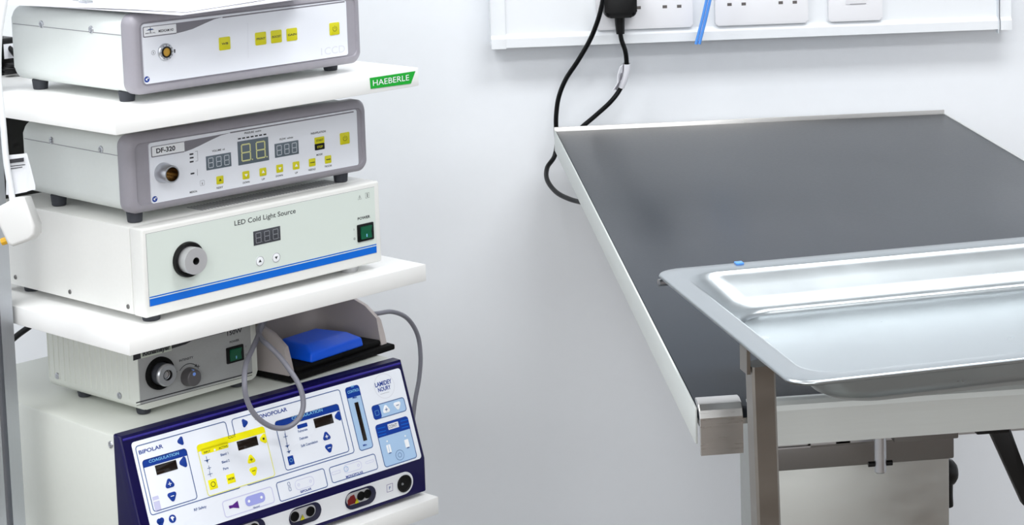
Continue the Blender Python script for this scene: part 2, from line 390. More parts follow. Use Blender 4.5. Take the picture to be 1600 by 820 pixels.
for dx in (-.0026, .0026): mb.tube([p + Vector((dx, 0, 0)) for p in sp], .0024, M_bluec, seg=10)
tag(mb.build('blue_strap'), 'flat light blue strap hanging down across the trunking', 'strap')

# ================================================================== EXAMINATION TABLE
ZT = .905
TX0, TX1, TY0, TY1 = .2415, .848, 1.690, 3.132
T = tag(empty('examination_table', (.52, 2.39, 0)), 'long steel veterinary table with a dark grey mat top', 'table')
OF = Vector((.52, 2.39, 0))
def TB(mb, x0, x1, y0, y1, z0, z1, m, **k): mb.box(x0 - OF.x, x1 - OF.x, y0 - OF.y, y1 - OF.y, z0, z1, m, **k)
mb = MB(); TB(mb, TX0 + .003, TX1 - .001, TY0 + .003, TY1 - .004, ZT - .010, ZT, M_mat, bev=.0008); mb.build('mat', T)
mb = MB(); mb.mats = []
for a in ((TX0, TX0 + .002, TY0 + .004, TY1), (TX1 - .002, TX1, TY0 + .004, TY1)): TB(mb, a[0], a[1], a[2], a[3], ZT - .030, ZT + .0008, mat('satin_rail', (212, 216, 213), 0.5, 0.35, noise=.15, nscale=20, brushed=(1, 20, 20)), bev=.0003)
TB(mb, TX0, TX1, TY1, TY1 + .002, ZT - .030, ZT + .006, M_steel, bev=.0005)
TB(mb, TX0 + .004, TX1 - .004, TY0 + .006, TY1 - .002, ZT - .016, ZT - .011, M_steel)
mb.build('tray_top', T)
mb = MB()   # front drip rail with a rolled upper lip
for x0_, x1_, off in ((TX0 + .045, TX1 + .05, .0),):
    pr = [(TY0 + .012, ZT + .0035), (TY0 + .004, ZT + .0045), (TY0 - .001, ZT + .0035), (TY0 - .004, ZT + .0005), (TY0 - .005, ZT - .004), (TY0 - .005, ZT - .034), (TY0 - .003, ZT - .034), (TY0 - .003, ZT - .003), (TY0, ZT + .001), (TY0 + .012, ZT + .0015)]
    mb.prism(pr, lambda u, v, d: Vector((d - OF.x, u - OF.y, v)), x0_, x1_, mat('satin_rail', (212, 216, 213), 0.5, 0.35, noise=.15, nscale=20, brushed=(1, 20, 20)))
mb.build('front_rail', T, smooth=12)
mb = MB()   # corner piece standing proud of the rail
pr = [(TY0 + .016, ZT + .0065), (TY0 + .006, ZT + .0075), (TY0 - .003, ZT + .006), (TY0 - .008, ZT + .002), (TY0 - .0105, ZT - .004), (TY0 - .0105, ZT - .036), (TY0 - .008, ZT - .036), (TY0 - .008, ZT - .004), (TY0 - .004, ZT + .001), (TY0 + .016, ZT + .004)]
mb.prism(pr, lambda u, v, d: Vector((d - OF.x, u - OF.y, v)), TX0 + .002, TX0 + .0385, M_steel, bev=.0006)
mb.build('corner_guard', T, smooth=18)
mb = MB(); TB(mb, .44, .60, 1.95, 2.80, .80, ZT - .016, M_capst, bev=.002); TB(mb, .43, .612, 2.22, 2.56, .688, .80, M_capst, bev=.002); mb.build('sub_frame', T)
cf = 2.26; cl = ony(1215, 735, cf); crr = ony(1483, 712, cf)
mb = MB(); TB(mb, cl.x, crr.x, cf, cf + .26, .06, cl.z + .004, M_steel2, bev=.0015); mb.build('column', T)
mb = MB(); TB(mb, cl.x - .004, crr.x + .005, cf - .004, cf + .264, cl.z, .690, M_capst, bev=.002); mb.build('column_cap', T)
mb = MB(); TB(mb, .27, .77, 2.0, 2.8, .0, .06, M_steel2, bev=.006); mb.build('floor_plate', T)
ya = 2.20
a = ony(1397, 672, ya); b_ = ony(1498, 668, ya); c = ony(1400, 692, ya)
mb = MB(); TB(mb, a.x, b_.x, ya, ya + .05, c.z, .80, M_capst, bev=.0015); mb.cyl(Vector((b_.x, ya + .01, c.z + .014)) - OF, Vector((b_.x + .004, ya + .01, c.z + .014)) - OF, .008, M_rubber); mb.build('hinge_bracket', T)
a = ony(1375, 678, ya - .02); b_ = ony(1374, 738, ya - .02)
mb = MB(); mb.cyl(Vector((a.x, ya - .02, .80)) - OF, Vector((a.x, ya - .02, b_.z)) - OF, .0068, M_silver, bev=.0015)
c = ony(1375, 724, ya - .02); mb.cyl(Vector((a.x - .0135, ya - .02, c.z)) - OF, Vector((a.x + .0135, ya - .02, c.z)) - OF, .003, M_black)
mb.cyl(Vector((a.x, ya - .02, a.z - .001)) - OF, Vector((a.x + .022, ya - .02, a.z - .001)) - OF, .004, M_silver); mb.build('locking_rod', T)
a = ony(1214, 695, 2.22); mb = MB(); mb.box(a.x - OF.x, a.x + .042, 2.215 - OF.y, 2.219 - OF.y, a.z - .002, a.z + .002, M_silver)
TB(mb, a.x, a.x + .034, 2.215, 2.24, a.z - .004, a.z - .001, M_silver); TB(mb, a.x + .034, a.x + .037, 2.215, 2.24, a.z - .004, a.z + .012, M_silver)
TB(mb, a.x + .066, a.x + .082, 2.215, 2.225, a.z - .002, a.z + .006, M_blackm)
mb.build('slide_catch', T)
# column knob with tail
k0 = Vector((crr.x, cf + .05, ony(1490, 737, cf + .05).z))
mb = MB(); kz = k0 - OF
mb.lathe([(0, 0), (.0145, 0), (.0175, .004), (.0175, .012), (.014, .019), (.009, .0225), (0, .0235)], kz, (1, 0, 0), M_black, seg=10)
mb.tube([kz + Vector((.008, -.004, -.008)), kz + Vector((.0095, -.005, -.024)), kz + Vector((.0125, -.005, -.040))], lambda t: .0095 - .005 * t, M_black); mb.build('clamp_knob', T)
yl = 2.05
L0, L1, L2 = ony(1545, 668, yl), ony(1570, 720, yl), ony(1600, 788, yl)
mb = MB()
def lv(x, y, Y=yl): return ony(x, y, Y) - OF
poly = [lv(1544, 672), lv(1574, 660), lv(1596, 722), lv(1612, 785), lv(1603, 792), lv(1596, 786)]
mb.prism([(p.x, p.z) for p in poly][::-1], lambda u, v, d: Vector((u, d, v)), yl - OF.y - .008, yl - OF.y + .008, M_black, bev=.003)
TB(mb, ony(1521, 668, yl).x, ony(1573, 668, yl).x, yl - .012, yl + .012, ony(1530, 674, yl).z, ZT - .015, M_black, bev=.002)
mb.build('release_lever', T)

# ================================================================== INSTRUMENT STAND AND TRAY
ZR_ = 1.0
ta = onz(1090, 421, ZR_); tb = onz(1267, 596, ZR_)
yt = R(8.0)
tu = Vector((math.cos(yt), math.sin(yt), 0)); tv = Vector((-math.sin(yt), math.cos(yt), 0))
TW, TD = .50, .375
tf = tb - tu * .014
TR = tag(empty('instrument_tray', (tf.x, tf.y, 0)), 'shiny steel tray with a wide flat rim on the stand over the table', 'tray')
TR.rotation_euler = (0, 0, yt)
def tring(ins, z, r, n=10): return [Vector((u, v, z)) for u, v in rrect(ins, ins, TW - ins, TD - ins, r, n)]
mb = MB()
SK = .0
rings = [tring(.0015, ZR_ - .004, .020), tring(0, ZR_ - .002, .021), tring(.0005, ZR_ - .0005, .0215), tring(.002, ZR_, .021), tring(.019, ZR_ - .0012, .030), tring(.0215, ZR_ - .0022, .032), tring(.0240, ZR_ - .0060, .034)]
rings += [tring(.0240 + .022 * k / 3, ZR_ - .006 - .024 * k / 3, .034) for k in (1, 2, 3)]
rings += [tring(.046 + .009 * math.sin(R(t)), ZR_ - .030 - .006 * (1 - math.cos(R(t))), .036) for t in (30, 50, 70, 90)]
rings += [tring(.058, ZR_ - .0361, .036), tring(.07, ZR_ - .0361, .034), tring(.12, ZR_ - .0361, .02)]
mb.sweep(rings, M_tray, cap=True)
o = mb.build('basin', TR, smooth=60)
so = o.modifiers.new('solid', 'SOLIDIFY'); so.thickness = .0016; so.offset = -1
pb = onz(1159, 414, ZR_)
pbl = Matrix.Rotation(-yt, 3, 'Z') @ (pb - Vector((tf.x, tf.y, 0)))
mb = MB(); mb.box(pbl.x - .0035, pbl.x + .0035, TD - .0075, TD + .0004, ZR_ - .0006, ZR_ + .0010, M_bluec, bev=.0003); mb.build('blue_patch', TR)  # small blue patch on the back rim

st = Vector((.2715, 1.59, 0)); yq = 1.588
STN = tag(empty('instrument_stand', (st.x, st.y, 0), yt), 'square steel tube stand carrying the tray beside the table front', 'stand')
Mi = Matrix.Rotation(-yt, 4, 'Z') @ Matrix.Translation(-st)
def sl(v): return Mi @ v
top = sl(ony(1187, 532, yq)); bot_dir = sl(ony(1197.5, 820, yq)) - top
bot = top + bot_dir * (top.z - .05) / (-bot_dir.z)
hs = .0098
mb = MB()
M_post = mat('post_steel', (150, 145, 138), 0.36, 1.0, noise=0.3, nscale=12, brushed=(1, 1, 3), var=0.08)
def sq(p): return [p + Vector((dx * hs, dy * hs, 0)) for dx, dy in ((-.8, -1), (.8, -1), (1, -.8), (1, .8), (.8, 1), (-.8, 1), (-1, .8), (-1, -.8))]
top2 = Vector((top.x, top.y, ZR_ - .0285))
mb.sweep([sq(bot), sq(top2)], M_post, cap=2); mb.build('post', STN, recalc=True, smooth=20)
mb = MB()
oo = Matrix.Rotation(-yt, 3, 'Z') @ (Vector((tf.x, tf.y, 0)) - st)
fz = ZR_ - .0088; i0 = .012
fr_pts = [Vector((oo.x + u, oo.y + v, fz)) for u, v in [(i0, .09)] + rrect(i0, i0, TW - i0, TD - i0, .02, 4)[14:4:-1][::1] + [(TW - i0, .09)]]
mb.tube(fr_pts, .0032, M_silver, sub=2, seg=8)
mb.build('rim_frame', STN)
mb = MB(); mb.box(min(top2.x - hs, oo.x + i0), oo.x + i0 + .003, top2.y - .009, top2.y + .009, ZR_ - .034, ZR_ - .008, M_post); mb.build('arm', STN)
mb = MB(); mb.box(bot.x - .015, bot.x + .5, bot.y - .015, bot.y + .015, .035, .065, M_steel2, bev=.003); mb.box(bot.x - .015, bot.x + .015, bot.y - .1, bot.y + .25, .035, .065, M_steel2, bev=.003)
mb.box(bot.x + .485, bot.x + .515, bot.y - .1, bot.y + .25, .035, .065, M_steel2, bev=.003); mb.build('base_frame', STN)
for dx in (0, .5):
    for dy in (-.08, .23): mb = MB(); mb.cyl((bot.x + dx - .008, bot.y + dy, .0175), (bot.x + dx + .008, bot.y + dy, .0175), .0175, M_rubber, bev=.002); mb.build('castor', STN)

# ================================================================== EQUIPMENT CART
YC = R(40.3)
CO = Vector((-.2925, 2.342, 0)); SW, SD = .43, .47
CART = tag(empty('equipment_cart', CO, YC), 'white shelved equipment cart with aluminium uprights, left of the table', 'cart')
def cframe(v): return (Matrix.Rotation(-YC, 3, 'Z') @ (Vector(v) - CO))
sh1 = cframe((-.2895, 2.302, 0)); sh3 = cframe((.0415, 2.622, 0)) - Vector((SW, 0, 0))
def shelf(p, dyaw, zt, th):
    e_ = MB(); e_.box(0, SW, 0, SD - p.y, zt - th, zt, M_lam, bev=.0008, mtx=Matrix.Translation((p.x, p.y, 0)) @ Matrix.Rotation(dyaw, 4, 'Z')); return e_.build('shelf', CART)
s1 = shelf(sh1, R(.6), 1.0835, .0225); s2 = shelf(Vector((0, 0, 0)), R(-.2), .8297, .0214); s3 = shelf(sh3, 0, .526, .0225)
zb3 = .526
mb = MB(); mb.box(0, SW, 0, SD, .10, .1225, M_lam, bev=.001); mb.build('base_shelf', CART)
# shelf sign
O1 = CO + Matrix.Rotation(YC, 3, 'Z') @ sh1; PS = Panel((O1.x, O1.y, 1.0835), YC + R(.6), (0, 0, 0), (1, 0, 0), (0, 0, 1))
q = [PS.px(577.5, 121.8), PS.px(579, 138.8), PS.px(641.5, 130.5), PS.px(648.5, 111)]
mb = MB(); fr1 = lambda u, v, d: Matrix.Rotation(R(.6), 3, 'Z') @ Vector((u, -d, v)) + Vector((sh1.x, sh1.y, 1.0835))
mb.prism([q[1], q[2], q[3], q[0]], fr1, .0001, .0008, M_greens)
sg = mb.build('shelf_sign', s1); 
PS.mb = MB(); PS.text('HAEBERLE', (582, 134.2), (638.5, 125.8), 9.5, M_white, L=9); tmb = PS.mb
for v in tmb.bm.verts: v.co = Matrix.Rotation(R(.6), 3, 'Z') @ v.co + Vector((sh1.x, sh1.y, 1.0835))
tmb.build('lettering', sg)
def slot_profile(cx, cy, s=.020, g=.0042, dp=.009):
    p = [(-s, -s), (-g, -s), (-g, -s + dp), (g, -s + dp), (g, -s), (s, -s), (s, -g), (s - dp, -g), (s - dp, g), (s, g), (s, s), (g, s), (g, s - dp), (-g, s - dp), (-g, s), (-s, s), (-s, g), (-s + dp, g), (-s + dp, -g), (-s, -g)]
    return [(cx + a, cy + b_) for a, b_ in p]
for px_ in (-.0255, SW + .0255):
    mb = MB(); mb.prism(slot_profile(px_, .2445), lambda u, v, d: Vector((u, v, d)), .06, 1.45, M_alu); mb.build('upright', CART)
for px_ in (-.0255, SW + .0255):
    mb = MB(); mb.box(px_ - .025, px_ + .025, .0, SD, .06, .10, M_alu, bev=.003); mb.build('foot_rail', CART)
    for cy in (.03, SD - .03):
        mb = MB(); mb.cyl((px_ - .012, cy, .03), (px_ + .012, cy, .03), .03, M_rubber, bev=.004); mb.box(px_ - .004, px_ + .004, cy - .01, cy + .01, .05, .065, M_silver); mb.build('castor', CART)
mb = MB(); mb.box(.004, SW - .004, SD - .006, SD - .001, .8297, 1.061, M_darkpanel); mb.build('back_panel', CART)

# ================================================================== DEVICES
def screw(mb, p, ax, r=.0032, m=M_silver):
    mb.lathe([(0, .0016), (r * .35, .0016), (r * .4, .0008), (r * .55, .0014), (r * .9, .001), (r, 0)], p, ax, m, seg=16)
def ce_mark(P, c, r, L=2):
    u, v = P.px(*c); P.fill(circ(u, v, r), M_blue, L); P.fill([(u - r * .2, v + r * .5), (u - r * .6, v - r * .1), (u + r * .1, v - r * .5), (u + r * .1, v + r * .1)], M_white, L + 1); P.fill(circ(u + r * .4, v + r * .35, r * .25, 8), M_white, L + 1)
def key(P, c, w, h, m, parent, sym=None, r=.0014, t=.0008, ring=None, shape=None):
    u, v = P.px(*c); mb = MB(); pts = shape(u, v) if shape else rrect(u - w / 2, v - h / 2, u + w / 2, v + h / 2, r, 4)
    mb.prism(pts, P.fr, 0.0, t, m, bev=min(.0003, t * .3))
    if sym: sym(P, u, v, mb, (t + .0001) / .00012)
    return mb.build('button', parent)
def sym_text(s, w, h, m):
    return lambda P, u, v, mb, L: P.text_uv(s, u - w / 2, v - h / 2, u + w / 2, h, m, L, mb)
def sym_pm(plus, s, m, lw=.0011):
    def f(P, u, v, mb, L):
        P.line([(u - s, v), (u + s, v)], lw, m, L, mb)
        if plus: P.line([(u, v - s), (u, v + s)], lw, m, L, mb)
    return f
def sym_power(r, m):
    def f(P, u, v, mb, L):
        P.line([(u + r * math.sin(a), v + r * math.cos(a)) for a in [R(40 + 280 * k / 14) for k in range(15)]], .0006, m, L, mb); P.line([(u, v), (u, v + r * 1.15)], .0006, m, L, mb)
    return f
def sym_tri(s, d, m): return lambda P, u, v, mb, L: P.fill([(u - s, v - d * s * .6), (u + s, v - d * s * .6), (u, v + d * s)][::d], m, L, mb)
def feet(parent, spots, r, h, m=M_rubber, z=0):
    for x, y in spots: mb = MB(); mb.cyl((x, y, z - h), (x, y, z), r * .88, m, r2=r, bev=.0008); mb.build('foot', parent)

def round_unit(name, loc, zb_, yaw, W, H, D, label, cat, fy=.02, fb=.045):
    zz = loc[2] - zb_; e = tag(empty(name, (loc[0], loc[1], zb_), yaw), label, cat)
    bd = .021
    mb = MB()
    mb.prism(rrect(.003, zz + .0005, W - .003, zz + H - .003, .014, 6), lambda u, v, d: Vector((u, d, v)), bd - .002, D, M_case, bev=.0025)
    case = mb.build('case', e)
    mb = MB(); zs_ = zz + H * .735
    mb.box(.0026, .0033, bd, D - .003, zs_ - .0003, zs_ + .0003, M_inkg); mb.build('lid_seam', case)
    mb = MB()   # bezel: rounded frame
    out = rrect(0, zz, W, zz + H, .012, 8); fr = lambda u, v, d: Vector((u, d, v))
    rings = [[fr(u, v, d) for u, v in rrect(i, zz + i, W - i, zz + H - i, max(.001, .0125 - i * .5), 8)] for i, d in ((0.004, bd + .001), (0.001, bd), (0, bd - .002), (0, .007), (.0035, .0015), (.0062, 0), (.0093, -.0006), (.0098, .0004), (.0102, .0014))]
    mb.sweep(rings, M_bezel, cap=2); mb.build('bezel', e, recalc=True, smooth=50)
    feet(e, [(.018, fy), (W - .018 - .012 + (fy - .02) * .6, fy), (.018, D - fb), (W - .03, D - fb)], .0093, zz + .0015, z=zz + .0015)
    P = Panel((loc[0], loc[1], zb_), yaw, (0, -.0004, 0), (1, 0, 0), (0, 0, 1))
    return e, case, P, zz
def fascia(P, e, tl, br, m, r=.003, t=.0006, d0=-.0006):
    a, d, c, b_ = P.box_uv(tl, br); mb = MB(); mb.prism(rrect(a, d, c, b_, r), P.fr, -.002, 0.0, m); return mb.build('fascia', e)

# ---- camera control unit (top shelf)
cl_ = onz(211, 151, 1.0940); YA = R(41.2)
e, case, P, zz = round_unit('camera_control_unit', (cl_.x, cl_.y, 1.0940), 1.0835, YA, .3245, .0895, .238, 'x', 'medical device', .041, .028)
e['label'] = 'grey framed white control unit with five yellow keys, topmost on the cart'
fa = fascia(P, e, (221.5, 38.2), (544, 85.8), M_panelw)
for yy in (.080, .177): mb = MB(); screw(mb, (.003, yy, zz + .0895 * .765), (-1, 0, 0), .0045); mb.build('screw', case)
lab = [P.px(223, 40.7), P.px(275, 36), P.px(276.4, 52), P.px(223.5, 59.2)]
u0, v0, u1, v1 = lab[3][0], lab[3][1], lab[2][0], lab[1][1]
keep = P.mb; P.mb = MB(); P.fill(rrect(u0, v0, u1, v1, .0015), M_inkg, 1); P.fill(rrect(u0 + .0012, v0 + .0012, u1 - .0006, v1 - .0008, .001), M_white, 2)
P.text('MEDICAM HD', (247.6, 50.6), (271, 47.6), 4, M_ink, 3)
P.line([P.px(229, 47.5), P.px(240, 46)], .0005, M_ink, 3); P.line([P.px(234.6, 43), P.px(234.8, 51)], .0009, M_ink, 3); P.line([P.px(231.5, 46.5), P.px(238, 45.7)], .0014, M_blueln, 3)
P.text('MEDICAL', (227, 53.6), (243, 51.5), 2.2, M_inkg, 3); P.mb.build('name_label', fa); P.mb = keep
u, v = P.px(239.6, 82.3); P.ring(circ(u, v, .0026), .0004, M_inkg, 1); P.line([(u, v - .001), (u, v + .001)], .0007, M_ink, 1)
u, v = P.px(272.8, 79.8); P.fill([(u - .0007, v - .002), (u + .0007, v - .002), (u + .001, v + .002), (u - .001, v + .002)], M_ink, 1)
P.line([P.px(387, 36), P.px(388, 90)], .0004, M_inkl, 1)
keep = P.mb; P.mb = MB(); P.fill([P.px(*q_) for q_ in ((276.4, 52), (288, 49), (301, 45.2), (320, 36.5), (335, 30), (350, 26.2), (275, 36))], M_inkg, 1)
P.line([P.px(348, 27.2), P.px(538, 2.6)], .0015, M_inkg, 1); P.mb.build('accent_stripe', fa); P.mb = MB(); P.text('1CCD', (502, 86.5), (539, 78.5), 12, M_inkl, 1); P.mb.build('model_lettering', fa); P.mb = keep
ce_mark(P, (229.5, 124), .0034)
P.mb.build('printing', fa)
for i, (x, y, s_) in enumerate(((350.7, 67.9, 'WB'), (407, 60.2, 'PRINT'), (431.4, 56.9, 'BOOST'), (455.7, 53.8, 'GAIN'))):
    key(P, (x, y), .0155, .0148, M_yel, e, sym_text(s_, .009 if i == 0 else .0125, .0026, M_ink))
key(P, (522.3, 44.8), .0150, .0148, M_yel, e, sym_power(.0030, M_olive))
u, v = P.px(257.7, 81)
mb = MB(); mb.lathe([(.0095, 0), (.0095, .002), (.0085, .0032), (.0063, .0032), (.0063, .0005)], P.fr(u, v), (0, -1, 0), M_silver)
for k in range(12): a = R(30 * k); mb.box(-.0005, .0005, -.0036, -.003, .0068, .0085, M_inkg, mtx=Matrix.Translation(P.fr(u, v)) @ Matrix.Rotation(a, 4, 'Y'))
sk = mb.build('camera_socket', e)
mb = MB(); mb.lathe([(.0064, .001), (.0064, .0036), (.0048, .004), (.0048, .001)], P.fr(u, v), (0, -1, 0), M_black); mb.lathe([(.0048, .0026), (0, .0026)], P.fr(u, v), (0, -1, 0), mat('gold_contact', (206, 160, 62), .45, .3)); mb.build('contact', sk)

# ---- LED light source (middle shelf)
zL = .8297 + .009; lp = onz(228, 498, zL); YL = R(40.7); WL, HL, DL = .3445, .102, .292
LED = tag(empty('led_light_source', (lp.x, lp.y, .8297), YL), 'white cold light source box with blue stripe and round silver port', 'medical device')
z0 = .009
mb = MB(); mb.box(0, WL, .0, .024, z0, z0 + HL, M_case2, bev=.003, seg=3); mb.build('front_frame', LED)
mb = MB(); mb.box(.0004, WL - .0004, .0243, DL, z0 + .0004, z0 + HL - .0004, M_case2, bev=.0025); case = mb.build('case', LED)
mb = MB()
for x, y in ((24, 433), (109, 456), (200, 479)):
    Pp = Panel((lp.x, lp.y, .8297), YL, (0, 0, 0), (0, -1, 0), (0, 0, 1)); u, v = Pp.px(x, y); mb = MB(); screw(mb, (.0004, -u, v), (-1, 0, 0), .0028, M_capst); mb.build('screw', case)
mb = MB()
for k in range(46): mb.box(.105 + k * .0045, .107 + k * .0045, .032, .062, z0 + HL - .0005, z0 + HL - .0002, M_inkg)
mb.build('vent_slots', case)
P = Panel((lp.x, lp.y, .8297), YL, (0, 0, 0), (1, 0, 0), (0, 0, 1))
a, b0, c, d = *P.px(233, 478), *P.px(583.6, 293); a2, top_v = P.px(228.5, 364.5); c2, _ = P.px(588.8, 395)
fu0, fu1 = (a + a2) / 2, (c + c2) / 2; fv0 = (b0 + P.px(588.8, 395)[1]) / 2; fv1 = (d + top_v) / 2
mb = MB(); mb.prism(rrect(fu0 - .0003, fv0 - .0003, fu1 + .0003, fv1 + .0003), P.fr, -.001, .0002, M_inkg); mb.prism(rrect(fu0, fv0, fu1, fv1), P.fr, -.001, .0006, M_panelg); fa = mb.build('fascia', LED)
P.p0 = Vector((0, -.0006, 0))
P.fill(rrect(fu0, fv0, fu1, fv0 + .0084), M_stripe, 1); P.fill(rrect(fu0, fv0 + .0096, fu1, fv0 + .0110), M_stripe, 1)
P.text('LED Cold Light Source', (366.5, 352.7), (462, 333.8), 8, M_ink, 1)
P.text('POWER', (558.8, 344), (578.3, 339.6), 4.2, M_ink, 1)
u, v = P.px(561.9, 308.6); P.ring([(u - .003, v - .0024), (u + .003, v - .0024), (u, v + .0032)], .0004, M_ink, 1); P.line([(u, v - .0014), (u, v + .0016)], .0006, M_ink, 1)
u, v = P.px(573.9, 305); P.ring(rrect(u - .003, v - .0033, u + .003, v + .0033), .0004, M_ink, 1); P.line([(u, v - .002), (u, v + .002)], .0011, M_ink, 1)
u, v = P.px(553, 358.6); P.line([(u, v - .001), (u, v + .001)], .0005, M_ink, 1); u, v = P.px(553.9, 373); P.ring(circ(u, v, .0014, 12), .0005, M_ink, 1)
P.mb.build('printing', fa)
def display(P, parent, tl, tr_, br, m, ms, w, n=3, dot=True, name='display'):
    a, b_ = P.px(*tl); c, b2 = P.px(*tr_); c2, d = P.px(*br); u0, u1, v1, v0 = a, (c + c2) / 2, (b_ + b2) / 2, d
    mb0 = MB(); mb0.prism(rrect(u0, v0, u1, v1), P.fr, 0, .0006, m, bev=.0002)
    if ms: 
        old = P.mb; P.mb = mb0; hh = v1 - v0; seg8(P, u0 + (u1 - u0) * .02, v0 + hh * .16, u1 - (u1 - u0) * .02, v1 - hh * .16, w, ms, L=6, n=n, dot=dot); P.mb = old
    return mb0.build(name, parent)
display(P, LED, (395.4, 361.7), (437.7, 352.7), (437.7, 374.8), M_dispd, M_segd, .0008)
for (x, y), d_ in (((405.9, 407.8), 1), ((431.3, 402.2), -1)):
    def cs(u, v): return circ(u, v, .0058)
    key(P, (x, y), 0, 0, M_white, LED, (lambda P, u, v, mb, L, d_=d_: (P.ring(circ(u, v, .0057), .0005, M_inkg, L, mb), sym_tri(.0022, d_, M_ink)(P, u, v, mb, L))), shape=cs, t=.0005)
u, v = P.px(293.5, 405)
mb = MB(); mb.lathe([(0, 0), (.0205, 0), (.0205, .003), (.0195, .0045), (.0165, .0045), (.0155, .002), (0, .002)], P.fr(u, v), (0, -1, 0), M_black); pt = mb.build('light_port', LED)
mb = MB(); mb.lathe([(.0152, .001), (.0156, .0145), (.0152, .0155), (.0042, .0155), (.0042, .006), (0, .006)], P.fr(u, v), (0, -1, 0), M_silverm); mb.build('collar', pt)
mb = MB(); mb.lathe([(.0042, .0148), (.0042, .007), (0, .007)], P.fr(u, v), (0, -1, 0), M_hole); mb.lathe([(.0042, .0157), (.0036, .0157), (.0036, .007)], P.fr(u, v), (0, -1, 0), M_hole); mb.build('bore', pt)
def rocker(P, parent, tl, tr_, br):
    a, b_ = P.px(*tl); c, b2 = P.px(*tr_); c2, d = P.px(*br); u0, u1, v0, v1 = a, (c + c2) / 2, d, (b_ + b2) / 2
    mb = MB(); mb.prism(rrect(u0, v0, u1, v1, .0008), P.fr, 0, .0015, M_black, bev=.0004); s = mb.build('power_switch', parent)
    mu, w_ = (u0 + u1) / 2, (u1 - u0) * .33; h = (v1 - v0) * .36; mv = (v0 + v1) / 2; mb = MB()
    b = bmesh.new(); prf = [(-h, .0013), (-h, .003), (0, .0019), (h, .0040), (h, .0013)]
    A = [b.verts.new(P.fr(mu - w_, mv + x, y)) for x, y in prf]; B = [b.verts.new(P.fr(mu + w_, mv + x, y)) for x, y in prf]
    b.faces.new(A); b.faces.new(B[::-1])
    for k in range(5): b.faces.new((A[k], B[k], B[(k + 1) % 5], A[(k + 1) % 5]))
    bmesh.ops.recalc_face_normals(b, faces=b.faces[:]); mb._merge(b, M_green)
    P.fill(rrect(mu - .0008, mv - h * .75, mu + .0008, mv - h * .25, .0004), M_skyt, 27, mb)
    mb.build('rocker', s)
rocker(P, LED, (557.5, 351.8), (582.5, 346), (583.3, 372.8))
feet(LED, [(.022, .022), (.022, DL - .03), (WL - .03, DL - .03)], .011, .0095, z=z0 + .0005)
feet(LED, [(WL - .035, .022)], .012, .0095, M_silverm, z=z0 + .0005)

# ---- distension pump (on the light source)
zD = .8297 + z0 + HL; dl = onz(204, 337.5, zD + .012); YD = R(39.4)
e, case, P, zz = round_unit('distension_unit', (dl.x, dl.y, zD + .012), zD, YD, .3405, .0895, .222, 'grey framed unit marked DF-320 with three digit displays and yellow keys', 'medical device')
fa = fascia(P, e, (232.5, 223.8), (560.5, 257.5), M_panelw)
for yy in (.057, .160): mb = MB(); screw(mb, (.003, yy, zz + .0895 * .775), (-1, 0, 0), .0045); mb.build('screw', case)
u0, v0 = P.px(236.4, 246.4); u1, v1 = P.px(288, 220.5)
keep = P.mb; P.mb = MB(); P.fill(rrect(u0, v0, u1, v1, .0015), M_inkg, 1); P.fill(rrect(u0 + .0012, v0 + .0012, u1 - .0004, v1 - .0008, .001), M_white, 2); P.text('DF-320', (244, 239.4), (273.7, 233.6), 7.5, M_ink, 3); P.mb.build('name_label', fa); P.mb = keep
keep = P.mb; P.mb = MB(); P.fill([P.px(*q_) for q_ in ((289, 237), (300, 233), (312, 227.5), (330, 218.5), (345, 211.5), (362, 206.8), (288, 220.5))], M_inkg, 1)
P.line([P.px(360, 207.2), P.px(552, 174.6)], .0015, M_inkg, 1); P.mb.build('accent_stripe', fa); P.mb = keep
for x, y in ((299, 240.8), (299.4, 246.4), (299.4, 252.6), (300.7, 271)): u, v = P.px(x, y); P.fill(rrect(u - .0026, v - .0009, u + .0026, v + .0009), M_ink, 1)
for x0_, x1_, ya_, yb_ in ((305, 308, 238, 252),): P.line([P.px(305, 236.5), P.px(308.5, 236), P.px(309, 251), P.px(305.4, 252)], .0004, M_inkg, 1)
P.line([P.px(308, 264), P.px(308.6, 274)], .0004, M_inkg, 1)
P.text('MEDICAL', (296.5, 302), (308.4, 299.8), 3, M_ink, 1)
u, v = P.px(316, 285.8); P.ring(rrect(u - .003, v - .003, u + .003, v + .003, .001), .0003, M_inkg, 1); P.text_uv('i', u - .0005, v - .0018, u + .0005, .003, M_ink, 1)
for s_, p_, q_, h_ in (('VOLUME  ml', (331.4, 237.6), (351, 234.2), 3), ('PRESSURE  mmHg', (381.8, 209.6), (408, 205.2), 3), ('FLOW  ml/min', (437, 219.2), (457.7, 215.5), 3), ('INSUFFLATION', (485.8, 210.3), (508.9, 206.2), 3.2), ('MODE', (494.4, 243.6), (503.8, 241.8), 3),
        ('RESET', (338.6, 295.2), (348.6, 293.2), 3), ('DOWN', (379.5, 287.2), (390, 285.2), 3), ('UP', (409, 281.6), (413.8, 280.6), 3), ('DOWN', (431, 276.8), (442, 274.8), 3), ('UP', (461, 271.6), (465.2, 270.6), 3), ('NEEDLE', (482, 267.2), (493, 265.2), 3), ('TROCAR', (507, 261.8), (518.5, 259.6), 3)):
    P.text(s_, p_, q_, h_, M_ink, 1)
for k in range(7): u, v = P.px(374 + 6.62 * k, 216.7 - 1.13 * k); P.fill(rrect(u - .0021, v - .0008, u + .0021, v + .0008), M_ink, 1)
ce_mark(P, (241.8, 311), .0034)
P.mb.build('printing', fa)
display(P, e, (321.5, 244.5), (360.5, 237.7), (361.3, 259.4), M_disp, M_segg, .0010, dot=False)
display(P, e, (370.7, 221), (418.5, 213.8), (420.2, 250), M_disp, M_segy, .0016, n=2)
display(P, e, (428.7, 225), (465.4, 218.7), (467, 240), M_disp, M_segg, .0010, dot=False)
